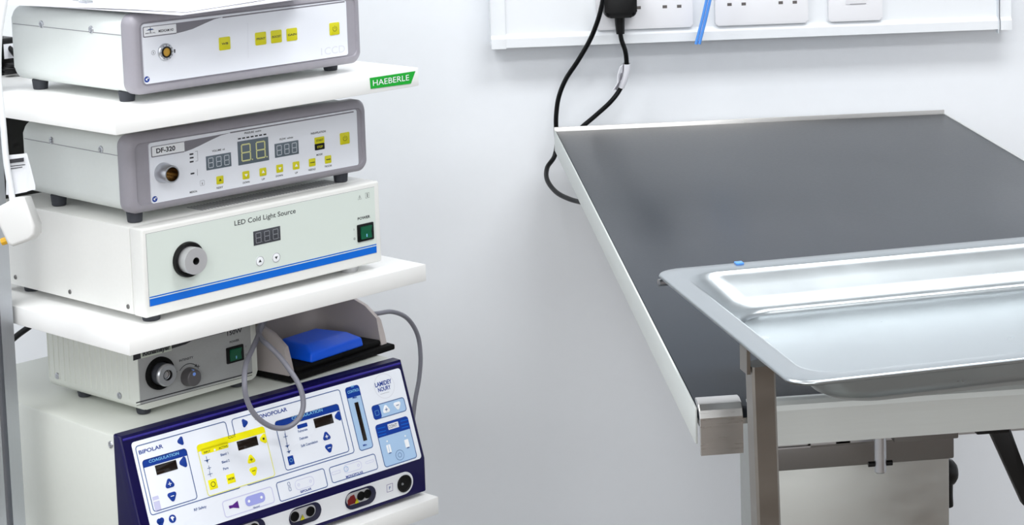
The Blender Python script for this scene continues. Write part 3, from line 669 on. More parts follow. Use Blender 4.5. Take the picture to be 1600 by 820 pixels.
for i, (x, y) in enumerate(((343.4, 281), (384, 273.4), (410.5, 268.4), (436.7, 263), (462.3, 258.4), (487.5, 253.6), (512.3, 248.9))):
    sy = [sym_tri(.0020, 1, M_olive), sym_tri(.0022, -1, M_white), sym_tri(.0022, 1, M_white), sym_tri(.0022, -1, M_white), sym_tri(.0022, 1, M_white), sym_pm(False, .003, M_olive), sym_pm(False, .003, M_ink)][i]
    key(P, (x, y), .0095, .0095, M_yel, e, sy, r=.001)
u, v = P.px(499, 223.8); mb = MB(); mb.prism(rrect(u - .0071, v, u + .0071, v + .0078, .001), P.fr, 0, .0008, M_yel); mb.prism(rrect(u - .0071, v - .0078, u + .0071, v, .001), P.fr, 0, .0008, M_black)
P.text_uv('START', u - .005, v + .0025, u + .005, .0028, M_olive, 8, mb); P.text_uv('STOP', u - .0042, v - .0055, u + .0042, .0028, M_yel, 8, mb); mb.build('button', e)
key(P, (538.4, 216), .0145, .0145, M_yel, e, sym_power(.0030, M_olive))
u, v = P.px(255, 269.6)
mb = MB(); mb.lathe([(.0118, 0), (.0115, .003), (.0105, .006), (.0100, .017), (.0094, .0178), (.0082, .0178), (.0078, .004), (0, .004)], P.fr(u, v), (0, -1, 0), M_silver); mb.lathe([(.0076, .0175), (.0074, .0045), (0, .0045)], P.fr(u, v), (0, -1, 0), M_gold); mb.build('gas_port', e)

# ---- electrosurgical unit (lower shelf)
YE = R(38.5); WE = .409; eo = Vector((-.2927, 2.3778, .526)); HE = .171; ST = .041; zk = .049
ESU = tag(empty('electrosurgical_unit', eo, YE), 'large beige electrosurgical generator with a navy framed sloping control panel', 'medical device')
sl_pts = lambda i=0.0: [(0, .006), (0, zk), (ST, HE), (.055, HE), (.055, .006)]
mb = MB(); mb.prism([(.052, .008), (.052, HE - .001), (.425, HE - .001), (.425, .008)], lambda u, v, d: Vector((d, u, v)), .001, WE - .001, M_beige, bev=.004); case = mb.build('case', ESU)
mb = MB(); mb.prism([(0.0, .006), (0.0, zk), (ST, HE), (.054, HE + .0005), (.054, .006)], lambda u, v, d: Vector((d, u, v)), 0, WE, M_navy, bev=.0035, seg=3)
mb.build('front_bezel', ESU, smooth=50)
mb = MB(); mb.cyl((.004, ST - .0012, HE - .0046), (WE - .004, ST - .0012, HE - .0046), .0016, mat('navy_ridge_highlight', (48, 38, 140), .25)); mb.build('bezel_ridge', ESU)  # lighter navy paints the highlight along the ridge
mb = MB(); Pp = Panel(eo, YE, (0, 0, 0), (0, -1, 0), (0, 0, 1)); u, v = Pp.px(175, 696); screw(mb, (.001, -u + .004, v), (-1, 0, 0), .0045); mb.build('screw', case)
feet(ESU, [(.03, .03), (WE - .03, .03), (.03, .39), (WE - .03, .39)], .012, .006, z=.006)
sv = Vector((0, ST, HE - zk)).normalized()
P = Panel(eo, YE, (0, 0, zk), (1, 0, 0), sv)
P.p0 = P.fr(0, 0, .0)
u0, v1 = P.px(204.3, 692); u1, v1b = P.px(626.6, 573.4); u1b, v0b = P.px(656.3, 716.3)
pu0, pu1, pv0, pv1 = u0, (u1 + u1b) / 2, v0b, (v1 + v1b) / 2
mb = MB(); mb.prism(rrect(pu0, pv0, pu1, pv1, .004), P.fr, -.001, .0006, M_panele, bev=.0002); fa = mb.build('fascia', ESU)
P.p0 = P.fr(0, 0, .0006)
LW = .0010
def frame(tl, br, m=M_blueln, r=.004, w=LW, L=1, fillm=None):
    a, b_, c, d = P.box_uv(tl, br); pts = rrect(a, b_, c, d, r)
    if fillm: P.fill(pts, fillm, L)
    P.ring(pts, w, m, L + 1); return a, b_, c, d
def header(a, b_, c, d, m, L=2, r=.004):
    pts = [(c, b_)] + [(c - r + r * math.cos(R(t)), d - r + r * math.sin(R(t))) for t in range(0, 91, 15)] + [(a + r + r * math.cos(R(t)), d - r + r * math.sin(R(t))) for t in range(90, 181, 15)] + [(a, b_)]
    P.fill(pts, m, L)
frame((210.2, 697.2), (377, 762)); frame((360.5, 655), (554.5, 707))
# bipolar coagulation block
a, b_, c, d = frame((221, 719.5), (309.2, 779)); header(a, d - .0088, c, d, M_blue)
P.text('COAGULATION', (232.8, 723.4), (279.6, 709.8), 4.8, M_skyt, 3); P.text('BIPOLAR', (217.4, 710), (255, 699.4), 6.2, M_blue, 2)
P.rect((237.6, 776.5), (252.5, 797), M_lavl, .001, 2); P.line([P.px(240, 783), P.px(249, 780.4)], .0016, M_white, 3)
P.text('RF Safety', (303.5, 798.6), (323, 793), 4.2, M_blueln, 2)
# cut block
a, b_, c, d = frame((306, 695.5), (430.5, 743.5), M_yel3, fillm=M_panele, L=3, w=.0011); header(a, d - .0082, c, d, M_yel2, 5)
P.text('CUT', (356.4, 685.6), (368.4, 682.2), 4.6, M_olive, 6)
a, b_, c, d = P.box_uv((314.6, 704), (357.5, 699.5)); a, b_ = P.px(315.4, 711); P.fill(rrect(a, b_, c, b_ + .0072, .002), M_yel2, 5)
P.text('INPUT', (318.5, 708.6), (328.5, 705.9), 3.2, M_olive, 6); P.text('ACTIVE', (341.5, 702), (355.3, 698.3), 3.4, M_olive, 6); u, v = P.px(335, 702.8); P.fill(circ(u, v, .0014, 12), M_white, 6)
for s_, p_, q_ in (('Blend 1', (344.7, 712.8), (356.6, 709.6)), ('Blend 2', (346.6, 724.2), (358.5, 721)), ('Pure', (348.8, 734.6), (356.8, 732.4))): P.text(s_, p_, q_, 4, M_blueln, 5)
def probe(c, s=1.0, tip=True):
    u, v = P.px(*c); P.line([(u, v - .003 * s), (u, v + .0035 * s)], .0006, M_blueln, 6); P.line([(u - .003 * s, v), (u + .003 * s, v)], .0006, M_blueln, 6)
    if tip: P.fill([(u - .0022, v), (u, v - .0028), (u + .0022, v)], M_blueln, 6)
probe((323, 718.6), 1.2); probe((326.4, 731), .8, False); probe((327.8, 740.5), 1, False)
# monopolar coagulation block
a, b_, c, d = frame((428.3, 658.5), (546.4, 705.2)); header(a, d - .0088, c, d, M_blue)
P.text('COAGULATION', (456, 656), (504.4, 643.6), 4.8, M_skyt, 3); P.text('MONOPOLAR', (398.5, 656), (449.2, 642.8), 6.2, M_blue, 2)
u, v = P.px(472.2, 665); P.fill(rrect(u - .0074, v - .0024, u + .0074, v + .0024, .001), M_blue, 2)
for s_, p_, q_ in (('Fulgurate', (466, 676), (480.5, 672)), ('Desiccate', (468.4, 687.4), (481.3, 683.9)), ('Soft Coagulation', (470.7, 698.6), (496.6, 691))): P.text(s_, p_, q_, 4, M_blueln, 2)
P.line([P.px(444.5, 673), P.px(449, 699)], .0005, M_blueln, 6)
probe((445.7, 682), 1, False); probe((448.4, 696)); probe((450.8, 704.8), .9)
P.rect((448.6, 713.5), (460.6, 724.5), M_blue, .0006, 2); u, v = P.px(454.6, 718.8); P.ring(circ(u, v, .0022, 14), .0005, M_skyt, 3)
# RF control column
a, b_, c, d = frame((538.2, 606.3), (583.8, 698.6), fillm=M_cyan, L=1); header(a, d - .0135, c, d, M_blue, 3)
P.text('RF', (548.5, 605.6), (553.5, 604), 3, M_skyt, 4); P.text('CONTROL', (543.2, 615.2), (561.5, 610.2), 4.4, M_skyt, 4); P.text('Max', (551, 623), (557.5, 621), 3.4, M_blue, 4); P.text('Min', (567.3, 697.4), (573, 695.8), 3.2, M_blue, 4)
# maker's roundel
u, v = P.px(600.5, 602.8); P.ring(circ(u, v, .0158, 40), .0007, M_inkl, 1); P.text('LAMIDEY', (586.6, 605.2), (612.2, 597.9), 7, M_blue, 2); P.text('NOURY', (591.4, 612.6), (610.8, 607), 6.6, M_blue, 2); P.line([P.px(594, 616), P.px(608, 612)], .0003, M_inkg, 2)
# setting block
a, b_, c, d = frame((579.4, 634.6), (636, 641.5), fillm=M_cyan, L=1); P.fill(rrect(a + .0006, b_ + .0006, a + .0125, d - .0006, .003), M_blue, 3); P.ring(rrect(a + .0035, b_ + .005, a + .0095, d - .007, .001), .0004, M_skyt, 4)
a, b_, c, d = frame((585.4, 664.6), (652.2, 714.6), fillm=M_cyan, L=1); header(a, d - .0165, c, d, M_blue, 3)
for x0_, x1_, yy in ((589.5, 601.5, 669.8), (590.5, 602.5, 675.6), (591.5, 603, 680.5), (625.5, 637, 658.2), (626.5, 638, 663.6), (627.5, 638, 668.6)): P.line([P.px(x0_, yy), P.px(x1_, yy - 3)], .0009, M_stripe, 4)
P.rect((604.8, 663), (623.4, 666.8), M_inkl, .0006, 4); P.text('CONT', (607, 669.5), (620.5, 665.9), 5, M_inkg, 5)
for x, y in ((607.2, 700.2), (635.4, 691.8)): u, v = P.px(x, y); P.fill(rrect(u - .0032, v - .0055, u + .0032, v + .0045, .0008), M_white, 4); P.fill(rrect(u - .0016, v - .0068, u + .0022, v - .0055), M_blueln, 4); P.fill(circ(u, v + .009, .0012, 10), M_white, 4)
u, v = P.px(607.2, 700.2); P.line([(u, v - .0045), (u, v + .0035)], .0008, M_cyan, 5)
u, v = P.px(624.6, 710.7); P.ring(circ(u, v, .0066), .0005, M_blueln, 3); P.ring(circ(u, v, .0030), .0005, M_blueln, 3)
# output legend boxes
frame((345.9, 783.4), (430.2, 784.6), M_lavl); frame((430.4, 754.2), (513, 760.2), r=.0035); frame((513.2, 730.4), (591.4, 732.4), r=.0035)
def pill(c, w_, h_, m, fillm=None, dots=M_lavl, L=3):
    u, v = P.px(*c); pts = rrect(u - w_ / 2, v - h_ / 2, u + w_ / 2, v + h_ / 2, h_ * .42)
    if fillm: P.fill(pts, fillm, L)
    else: P.ring(pts, .0005, m, L)
    for s_ in (-1, 1): P.ring(circ(u + s_ * w_ * .32, v, .0017, 14), .0005 if not fillm else .0016, dots, L + 1)
pill((398.5, 779.8), .0275, .0118, M_lav, M_lav, M_white); pill((475.7, 754.4), .0275, .0120, M_lavl); pill((551, 729.4), .0270, .0105, M_lavl)
u, v = P.px(365.7, 789.9); P.fill([(u - .007, v - .0018), (u - .002, v - .0018), (u + .006, v - .0045), (u + .006, v + .0045), (u - .002, v + .0014), (u - .007, v + .0018)], M_purp, 3)
u, v = P.px(452, 760); P.ring(rrect(u - .0017, v - .0055, u + .0017, v - .0005, .001), .0005, M_blueln, 3); P.ring(rrect(u - .0017, v + .0005, u + .0017, v + .0055, .001), .0005, M_blueln, 3)
u, v = P.px(525, 738); P.ring(rrect(u - .0065, v - .0018, u + .0065, v + .0018, .0008), .0004, M_lavl, 3); u, v = P.px(577.5, 721); P.ring(rrect(u - .0065, v - .0015, u + .0065, v + .0015, .0014), .0004, M_lavl, 3); u, v = P.px(540.8, 732.5); P.ring(circ(u, v, .0034), .0008, M_cyan, 3)
P.text('Neutral', (396, 795), (405.8, 791.6), 3.6, M_blueln, 2); P.text('BIPOLAR', (469.9, 770.2), (487, 765.2), 3.8, M_blue, 2); P.text('MONOPOLAR', (541, 747.2), (567.6, 738.6), 4, M_blue, 2)
u, v = P.px(269.4, 810.3); P.fill(circ(u, v, .0047), M_blue, 2); P.fill([(u - .0025, v + .002), (u, v - .003), (u + .001, v), (u + .003, v + .001), (u, v + .003)], M_white, 3)
u, v = P.px(251, 816.5); P.fill(circ(u - .0015, v + .002, .0032), M_blue, 2); P.fill(circ(u + .002, v + .0025, .003), M_blue, 2); P.fill([(u - .0045, v + .001), (u, v - .006), (u + .0048, v + .001)], M_blue, 2)
P.mb.build('printing', fa)
def win(tl, tr_, br, name='display'):
    return display(P, ESU, tl, tr_, br, M_disps, None, 0, name=name)
win((241.6, 727.6), (275, 717.8), (277.2, 732.6)); win((369.2, 690.2), (400.7, 680.8), (403.6, 695)); win((489.2, 654.4), (518.7, 646.2), (521, 660.5)); win((553.4, 629.3), (560.2, 627.3), (572.6, 687.6), 'level_display')
kt = .0006
for c, sz, d_, m_, sym in (((282.2, 688.8), .0085, 'l', M_blue, None), ((382, 660.7), .0085, 'r', M_blue, None), ((286.6, 721.9), .0105, 'l', M_blue, None), ((411.4, 685.2), .0100, 'l', M_yel2, 'dot'), ((528.2, 650), .0098, 'l', M_blue, None),
        ((264.9, 755.8), .0084, 1, M_blue, '+'), ((268.9, 774.8), .0084, -1, M_blue, '-'), ((392.2, 717.8), .0080, 1, M_yel2, '+y'), ((396, 735.4), .0080, -1, M_yel2, '-y'), ((510, 681.8), .0080, 1, M_blue, '+'), ((513.9, 699.4), .0080, -1, M_blue, '-'),
        ((603.2, 639.6), .0078, 1, M_white, '+b'), ((620.6, 632.8), .0078, -1, M_white, '-b')):
    s_ = None
    if sym == 'dot': s_ = lambda P, u, v, mb, L: P.fill(rrect(u - .0013, v - .0013, u + .0013, v + .0013), M_ink, L, mb)
    elif sym: s_ = sym_pm(sym[0] == '+', .0020, {'y': M_olive, 'b': M_blueln}.get(sym[1:], M_white), .0009)
    sz *= .70 if d_ in ('l', 'r') else .80
    key(P, c, 0, 0, m_, ESU, s_, shape=lambda u, v, sz=sz, d_=d_: tri(u, v, sz, d_), t=kt)
key(P, (332.6, 756.4), .0112, .0116, M_yel2, ESU, lambda P, u, v, mb, L: P.ring(circ(u, v, .0032, 16), .0008, M_olive, L, mb), r=.0006, t=kt)
key(P, (360.6, 747.6), .0112, .0108, M_yel2, ESU, sym_text('MEM', .008, .0028, M_olive), r=.0006, t=kt)
# lower socket strip
P = Panel(eo, YE, (0, 0, 0), (1, 0, 0), (0, 0, 1))
ru, rv = P.px(630.9, 754.8); bu1 = ru + .0145; bh = .0145
mb = MB(); mb.prism(rrect(.012, rv - bh, bu1, rv + bh, .0142, 10), P.fr, -.001, .0006, mat('strip_white', (226, 228, 232), .35), bev=.0002); strip = mb.build('socket_strip', ESU)
mb = MB(); mb.lathe([(.0108, .0005), (.0112, .002), (.0100, .0026), (.0092, .0012), (0, .0008)], P.fr(ru, rv), (0, -1, 0), M_black); mb.lathe([(.0018, .0008), (.0012, .0022), (0, .0026)], P.fr(ru - .003, rv), (0, -1, 0), M_silver); mb.build('round_socket', ESU)
P.p0 = P.fr(0, 0, .0006)
u, v = P.px(609, 761.8); P.ring(rrect(u - .0048, v - .0050, u + .0048, v + .0050, .0003), .0005, M_purp, 1); P.text_uv('F', u - .0012, v - .002, u + .0015, .004, M_blueln, 1); P.mb.build('printing', strip)
def conn(c, kind):
    u, v = P.px(*c); hw, hh = .0235, .0115; mb = MB()
    mb.prism(rrect(u - hw, v - hh, u + hw, v + hh, .011, 8), P.fr, 0, .0012, M_navy2, bev=.0004)
    s = mb.build('output_socket', ESU); mb = MB(); mb.prism(rrect(u - hw * .96, v - hh * .45, u + hw * .62, v + hh * .86, .0072, 8), P.fr, .0010, .0016, M_silverm); mb.build('insert', s)
    mb = MB()
    if kind == 2:
        for du in (-.0005, .0095): mb.lathe([(.0056, .0015), (.0056, .0030), (.0047, .0034), (.0043, .0022), (0, .002)], P.fr(u + du, v + .0026), (0, -1, 0), M_blackm)
        mb2 = MB(); mb2.prism([(u - .0205, v - .0042), (u - .008, v - .0042), (u - .008, v - .001), (u - .011, v + .0072), (u - .016, v + .0064), (u - .0208, v + .002)][::1], P.fr, .0016, .0024, M_red); mb2.build('red_cover', s)
        tu_ = u - .0075
    else:
        for du in (-.0165, .0065): mb.lathe([(.0060, .0015), (.0060, .0030), (.0050, .0034), (.0045, .0022), (0, .002)], P.fr(u + du, v + .0022), (0, -1, 0), M_blackm)
        tu_ = u - .0055
    mb.build('contacts', s)
    mb = MB(); P.fill([(tu_ - .0036, v - .0050), (tu_ + .0036, v - .0050), (tu_, v + .0022)], M_ink, 21, mb); P.fill([(tu_ - .003, v - .0047), (tu_ + .003, v - .0047), (tu_, v + .0014)], M_yel, 22, mb); P.line([(tu_, v - .0036), (tu_, v - .0004)], .0008, M_ink, 23, mb); mb.build('warning_triangle', s)
conn((563, 777.0), 2); conn((476.5, 803.2), 1); conn((388, 829.5), 1)

# ---- small halogen light source (on the ESU)
zRk = eo.z + HE; rp = onz(219, 643, zRk + .008); YR = R(41.5); WR, HR, DR = .171, .088, .184
SMALL = tag(empty('halogen_light_source', (rp.x, rp.y, zRk), YR), 'small cream ribbed light source with grey front, half hidden below the middle shelf', 'medical device')
z0 = .008
mb = MB(); mb.prism(rrect(0, z0, WR, z0 + HR, .009, 6), lambda u, v, d: Vector((u, d, v)), .0, DR, M_beige, bev=.0015); case = mb.build('case', SMALL)
mb = MB()
for k in range(16): mb.cyl((.0002, .02 + k * .0108, z0 + .012), (.0002, .02 + k * .0108, z0 + HR - .012), .0012, M_beige, seg=8)
mb.build('ribs', case)
mb = MB(); Pp = Panel((rp.x, rp.y, zRk), YR, (0, 0, 0), (0, -1, 0), (0, 0, 1))
for x, y in ((90, 587), (187, 618)): u, v = Pp.px(x, y); mb = MB(); screw(mb, (-.0004, -u, v), (-1, 0, 0), .0042); mb.build('screw', case)
P = Panel((rp.x, rp.y, zRk), YR, (0, 0, 0), (1, 0, 0), (0, 0, 1))
u0, v0 = P.px(212.5, 634.5); u1, _ = P.px(394, 583)
u0 = max(u0, .0008)
mb = MB(); mb.prism(rrect(u0, v0, u1, z0 + HR - .004, .002), P.fr, -.001, .0005, M_panelgrey); fa = mb.build('fascia', SMALL)
P.p0 = P.fr(0, 0, .0005)
P.line([P.px(213, 629.2), P.px(393.8, 581.6)], .0014, M_ink, 1); P.line([P.px(213.5, 633.6), P.px(393.8, 585.8)], .0006, M_ink, 1)
tv = z0 + HR - .004
P.fill([P.px(208, 563.6), P.px(289.6, 537.8), P.px(300, 532), P.px(352, 519), (P.px(356, 512)[0], tv), (P.px(208, 540)[0], tv)], M_ink, 1)
lu0, lv0 = P.px(220, 560.2); lu1, _ = P.px(268.2, 548); P.fill(rrect(lu0, lv0, lu1, lv0 + .0150), mat('label_cream', (206, 214, 200), .5), 2); P.fill(rrect(lu0 + .0015, lv0 + .0018, lu1 - .0015, lv0 + .0140), mat('label_grey', (150, 158, 150), .5), 3)
P.text('Richameyer', (223, 556), (265.5, 545.5), 8, M_ink, 4)
P.text('INTENSITY', (280, 565.3), (302, 559.6), 3.6, M_ink, 1)
ku, kv = P.px(294.5, 588); P.line([(ku + .0155 * math.cos(R(t)), kv + .0155 * math.sin(R(t))) for t in range(50, 141, 10)], .0009, M_ink, 1)
t_ = R(48); P.fill([(ku + .0175 * math.cos(t_), kv + .0175 * math.sin(t_)), (ku + .0133 * math.cos(t_), kv + .0133 * math.sin(t_)), (ku + .0160 * math.cos(R(34)), kv + .0160 * math.sin(R(34)))][::-1], M_ink, 1)
u, v = P.px(309.6, 572.5); P.line([(u - .0022, v), (u + .0022, v)], .0009, M_ink, 1); P.line([(u, v - .0022), (u, v + .0022)], .0009, M_ink, 1); u, v = P.px(275, 581); P.line([(u - .0016, v), (u + .0016, v)], .0009, M_ink, 1)
P.text('POWER', (358.8, 536.3), (373.7, 532.2), 3.4, M_ink, 1); P.text('150W', (355, 524.5), (378, 517.5), 7, M_ink, 2); u, v = P.px(384, 541); P.line([(u, v - .001), (u, v + .001)], .0005, M_ink, 1); u, v = P.px(384.5, 554); P.ring(circ(u, v, .0012, 12), .0004, M_ink, 1)
P.mb.build('printing', fa)
u, v = P.px(249, 582.6)
mb = MB(); mb.lathe([(0, 0), (.0195, 0), (.0195, .003), (.0185, .0045), (.0150, .0045), (.0145, .002), (0, .002)], P.fr(u, v), (0, -1, 0), M_blackm); pt = mb.build('light_port', SMALL)
mb = MB(); mb.lathe([(.0132, .001), (.0132, .0135)], P.fr(u, v), (0, -1, 0), M_rubber); mb.lathe([(.0134, .0125), (.0134, .015), (.0120, .0165), (.0064, .0165), (.0060, .013), (.0046, .012), (0, .0118)], P.fr(u, v), (0, -1, 0), M_silver); mb.lathe([(.0058, .0166), (.0056, .0125), (.0042, .0121)], P.fr(u, v), (0, -1, 0), M_hole); mb.build('collar', pt)
mb = MB(); mb.lathe([(.0112, 0), (.0114, .002), (.0098, .0115), (.0088, .0125), (0, .0125)], P.fr(ku, kv), (0, -1, 0), mat('knob_grey', (92, 90, 92), .4)); kn = mb.build('knob', SMALL)
mb = MB(); mb.cyl(P.fr(ku - .0008, kv + .0052, .0124), P.fr(ku - .0008, kv + .0052, .0129), .0021, mat('pale_blue_dot', (130, 170, 250), .4)); mb.box(-.0008, .0008, -.012, -.002, .0093, .0103, mat('pale_blue_dot', (130, 170, 250), .4), mtx=Matrix.Translation(P.fr(ku - .0008, kv))); mb.build('pointer', kn)
rocker(P, SMALL, (352.9, 543.6), (379.2, 537), (380.2, 561.6))
feet(SMALL, [(.016, .016), (WR - .02, .016), (.016, DR - .05), (WR - .02, DR - .05)], .009, .0085, z=z0 + .0005)

# ---- foot pedal (on the ESU)
YP = YE + R(8); Me = Matrix.Translation(eo) @ Matrix.Rotation(YE, 4, 'Z'); po = Me @ Vector((.2545, .066, HE + .0002))
PED = tag(empty('foot_pedal', po, YP), 'foot switch with bright blue pedal in a warm grey shroud on the beige unit', 'foot pedal')
PW, PDp = .174, .140
def uout(ins, n=8):   # open U plan, from front left round the back to front right
    r = .045; pts = [(ins, 0.0)]; pts += [(ins, .03), (ins, .06)]
    for cx, cy, a0 in ((r, PDp - r, 180), (PW - r, PDp - r, 90)):
        for k in range(n + 1): a = R(a0 - 90 * k / n); pts.append((cx + (r - ins) * math.cos(a), cy + (r - ins) * math.sin(a)))
    pts += [(PW - ins, .06), (PW - ins, .03), (PW - ins, 0.0)]; return pts
O_, I_ = uout(0), uout(.010)
def hz(p): 
    t = max(0, min(1, p[1] / .10)); return .037 + .036 * (t ** .75)
mb = MB(); rings = []
n = len(O_)
prof = [('o', .008, 0), ('o', .45, .0), ('o', .90, .0015), ('o', .985, .0035), ('i', 1.0, -.0035), ('i', .985, -.001), ('i', .5, 0), ('i', .008, 0)]
for k in range(n):
    ring = []
    for w_, fz_, ins in prof:
        o0, i0_ = Vector(O_[k]), Vector(I_[k]); d_ = (i0_ - o0).normalized()
        base = o0 if w_ == 'o' else i0_; q_ = base + d_ * ins; h_ = hz(O_[k]); y_ = q_.y + (.010 * fz_ if k in (0, n - 1) else 0)
        ring.append(Vector((q_.x, y_, .006 + h_ * fz_ - .006 * (1 - fz_))))
    rings.append(ring)
mb.sweep(rings, M_pedh, closed=False); mb.sweep([rings[0], rings[0]][:1] * 1 + [rings[0]], M_pedh, closed=False) if False else None
b = bmesh.new(); b.faces.new([b.verts.new(p) for p in rings[0]]); b.faces.new([b.verts.new(p) for p in rings[-1]]); mb._merge(b, M_pedh)
mb.build('shroud', PED, smooth=50, recalc=True)
mb = MB(); mb.prism([(-.003, -.004), (PW + .004, -.008), (PW + .004, .01), (PW, PDp - .03), (PW - .03, PDp), (.03, PDp), (0, PDp - .03)], lambda u, v, d: Vector((u, v, d)), .0, .008, M_blackm, bev=.002)
mb.box(.012, PW - .012, .0, .11, .008, .016, M_blackm, bev=.003); mb.build('base_plate', PED)
mb = MB(); bm_ = bmesh.new()
pl, prr = .037, .131
vs = [(pl, 0, .015), (prr, 0, .015), (prr - .002, .078, .016), (pl + .002, .078, .016), (pl + .001, .002, .027), (prr - .001, .002, .027), (prr - .010, .020, .034), (pl + .010, .020, .034), (prr - .018, .068, .034), (pl + .018, .068, .034)]
V = [bm_.verts.new(p) for p in vs]
for f in ((3, 2, 1, 0), (0, 1, 5, 4), (4, 5, 6, 7), (7, 6, 8, 9), (9, 8, 2, 3), (1, 2, 8, 6, 5), (0, 4, 7, 9, 3)): bm_.faces.new([V[i] for i in f])
bmesh.ops.bevel(bm_, geom=bm_.edges[:], offset=.003, segments=3, profile=.5, affect='EDGES'); bmesh.ops.recalc_face_normals(bm_, faces=bm_.faces[:]); mb._merge(bm_, M_pedal)
mb.build('pedal_plate', PED, smooth=40)
# grey lead: loop hanging in front of the generator, and the tail behind it
Mi_e = Me.inverted()
def epx(x, y, yl_):
    n_ = np.array((Me.to_3x3() @ Vector((0, 1, 0)))); p_ = np.array(Me @ Vector((0, yl_, 0))); d = ray(x, y); return Vector(CAMP + d * (n_ @ (p_ - CAMP)) / (n_ @ d))
gp = [epx(415, 500, .12), epx(408, 512, .085), epx(402, 528, .055), epx(393, 548, .035), epx(384, 570, .015), epx(382, 598, -.004), epx(386, 625, -.006), epx(400, 650, -.008), epx(425, 667, -.010), epx(450, 667, -.012), epx(468, 652, -.012), epx(474, 630, -.010), epx(468, 603, -.004), epx(452, 577, .012), epx(436, 556, .022), epx(420, 540, .032), epx(409, 530, .05), epx(404, 515, .075), epx(412, 500, .10)]
gp2 = [epx(412, 500, .10), epx(470, 482, .225), epx(540, 484, .225), epx(582, 490, .225), epx(612, 487, .235), epx(636, 497, .25), epx(652, 522, .26), epx(657, 555, .26), epx(655, 590, .26), epx(648, 630, .26), epx(640, 700, .26)]
cable('pedal_cable', gp, .0032, M_gcable, 'grey pedal lead hanging in a loop over the generator panel')
cable('pedal_cable', gp2[1:], .0032, M_gcable, 'grey lead arching out right of the foot pedal and down behind the generator')

# ================================================================== SMALL THINGS ON THE LEFT
# papers on the top unit
ccu = bpy.data.objects['camera_control_unit']
zp = 1.0835 + .012 + .0895 + .0008
pz = onz(283, 22, zp + .002); 
pr_ = onz(440, 0, zp + .002); pl_ = onz(120, 3, zp + .002)
ya_ = math.atan2((pr_ - pz).y, (pr_ - pz).x)
def sheet(name, loc, rz, w_, h_, th, label, cat, skew=0, curl=.002):
    e_ = MB(); nx, ny = 10, 10; b = bmesh.new()
    G = [[[b.verts.new(Vector((i / nx * w_, j / ny * h_, t + curl * math.sin(i * .9 + skew) * math.sin(j * .6) * .25 + (curl * .25)))) for j in range(ny + 1)] for i in range(nx + 1)] for t in (0, th)]
    for i in range(nx):
        for j in range(ny):
            b.faces.new((G[1][i][j], G[1][i + 1][j], G[1][i + 1][j + 1], G[1][i][j + 1])); b.faces.new((G[0][i][j], G[0][i][j + 1], G[0][i + 1][j + 1], G[0][i + 1][j]))
    for i in range(nx): b.faces.new((G[0][i][0], G[0][i + 1][0], G[1][i + 1][0], G[1][i][0])); b.faces.new((G[0][i][ny], G[1][i][ny], G[1][i + 1][ny], G[0][i + 1][ny]))
    for j in range(ny): b.faces.new((G[0][0][j], G[1][0][j], G[1][0][j + 1], G[0][0][j + 1])); b.faces.new((G[0][nx][j], G[0][nx][j + 1], G[1][nx][j + 1], G[1][nx][j]))
    e_._merge(b, M_paper); o = e_.build(name, smooth=60); o.location = loc; o.rotation_euler = (0, 0, rz); return tag(o, label, cat)
al = math.atan2((pl_ - pz).y, (pl_ - pz).x)
sheet('paper_sheet', (pz.x, pz.y, zp), ya_ - R(1), .210, .297, .0012, 'lower white paper lying on the topmost unit, its corner overhanging', 'paper', 0)
sheet('paper_sheet', (pz.x + .004, pz.y + .012, zp + .0020), ya_ + R(5), .210, .297, .0010, 'upper white paper turned slightly on the lower sheet', 'paper', 2)
cc = onz(134, 4, zp + .004); mb = MB(); mb.box(-.010, .010, -.004, .004, .004, .009, M_silver, bev=.0015); mb.tube([(-.006, 0, .0075), (-.008, .012, .0095), (.008, .012, .0095), (.006, 0, .0075)], .0008, M_silver); o = mb.build('paper_clip'); o.location = (cc.x, cc.y, zp - .002); o.rotation_euler = (0, 0, al); tag(o, 'small silver clip at the left edge of the papers', 'clip')

# black adapter and leads on the shelf behind the top unit
bo = onz(13, 117, 1.0835); AD = tag(empty('power_adapter', (bo.x, bo.y, 1.0835), YC), 'black mains adapter behind the topmost unit at the left upright', 'adapter')
mb = MB(); mb.box(-.035, .016, .0, .05, 0, .045, M_black, bev=.004, seg=3); mb.build('body', AD)
mb = MB(); mb.box(-.004, .009, -.0006, .0002, .020, .038, M_paper); mb.build('rating_label', AD)
mb = MB()
cpts = [Vector((.012 * math.cos(a) * (1 + .15 * math.sin(a * 2.3)) + .001, -.016 + .010 * math.sin(a) * .8, .004 + a * .0006)) for a in [k * .7 for k in range(26)]]
mb.tube(cpts + [Vector((.005, -.002, .03)), Vector((-.004, .02, .052)), Vector((-.02, .03, .06))], .0032, M_cable, sub=4, seg=8); mb.build('lead', AD)
# white plug hanging beside the upright
def cpx(x, y, xl_):     # on the plane x = xl_ of the cart
    Mc = Matrix.Translation(CO) @ Matrix.Rotation(YC, 4, 'Z'); n_ = np.array(Mc.to_3x3() @ Vector((1, 0, 0))); p_ = np.array(Mc @ Vector((xl_, 0, 0))); d = ray(x, y); return Vector(CAMP + d * (n_ @ (p_ - CAMP)) / (n_ @ d))
xo = -.062
c0 = cpx(30, 343, xo)
right = Vector(RC[0]); up_ = -Vector(RC[1]); fwd = Vector(RC[2])
def vq(x, y, dz=0.0): return c0 + (right * (x - 30) - up_ * (y - 343)) * (c0.length / F * 1.0) + fwd * dz
PLG = tag(empty('mains_plug', c0), 'white mains plug with yellow pin sleeve hanging by the left upright', 'plug')
mb = MB(); out = [vq(2, 326), vq(30, 311), vq(42, 311), vq(57, 350), vq(57, 362), vq(50, 370), vq(26, 379), vq(19, 376), vq(1, 336)]
ux, uy = right, up_
pl2 = [((p - c0).dot(ux), (p - c0).dot(uy)) for p in out][::-1]
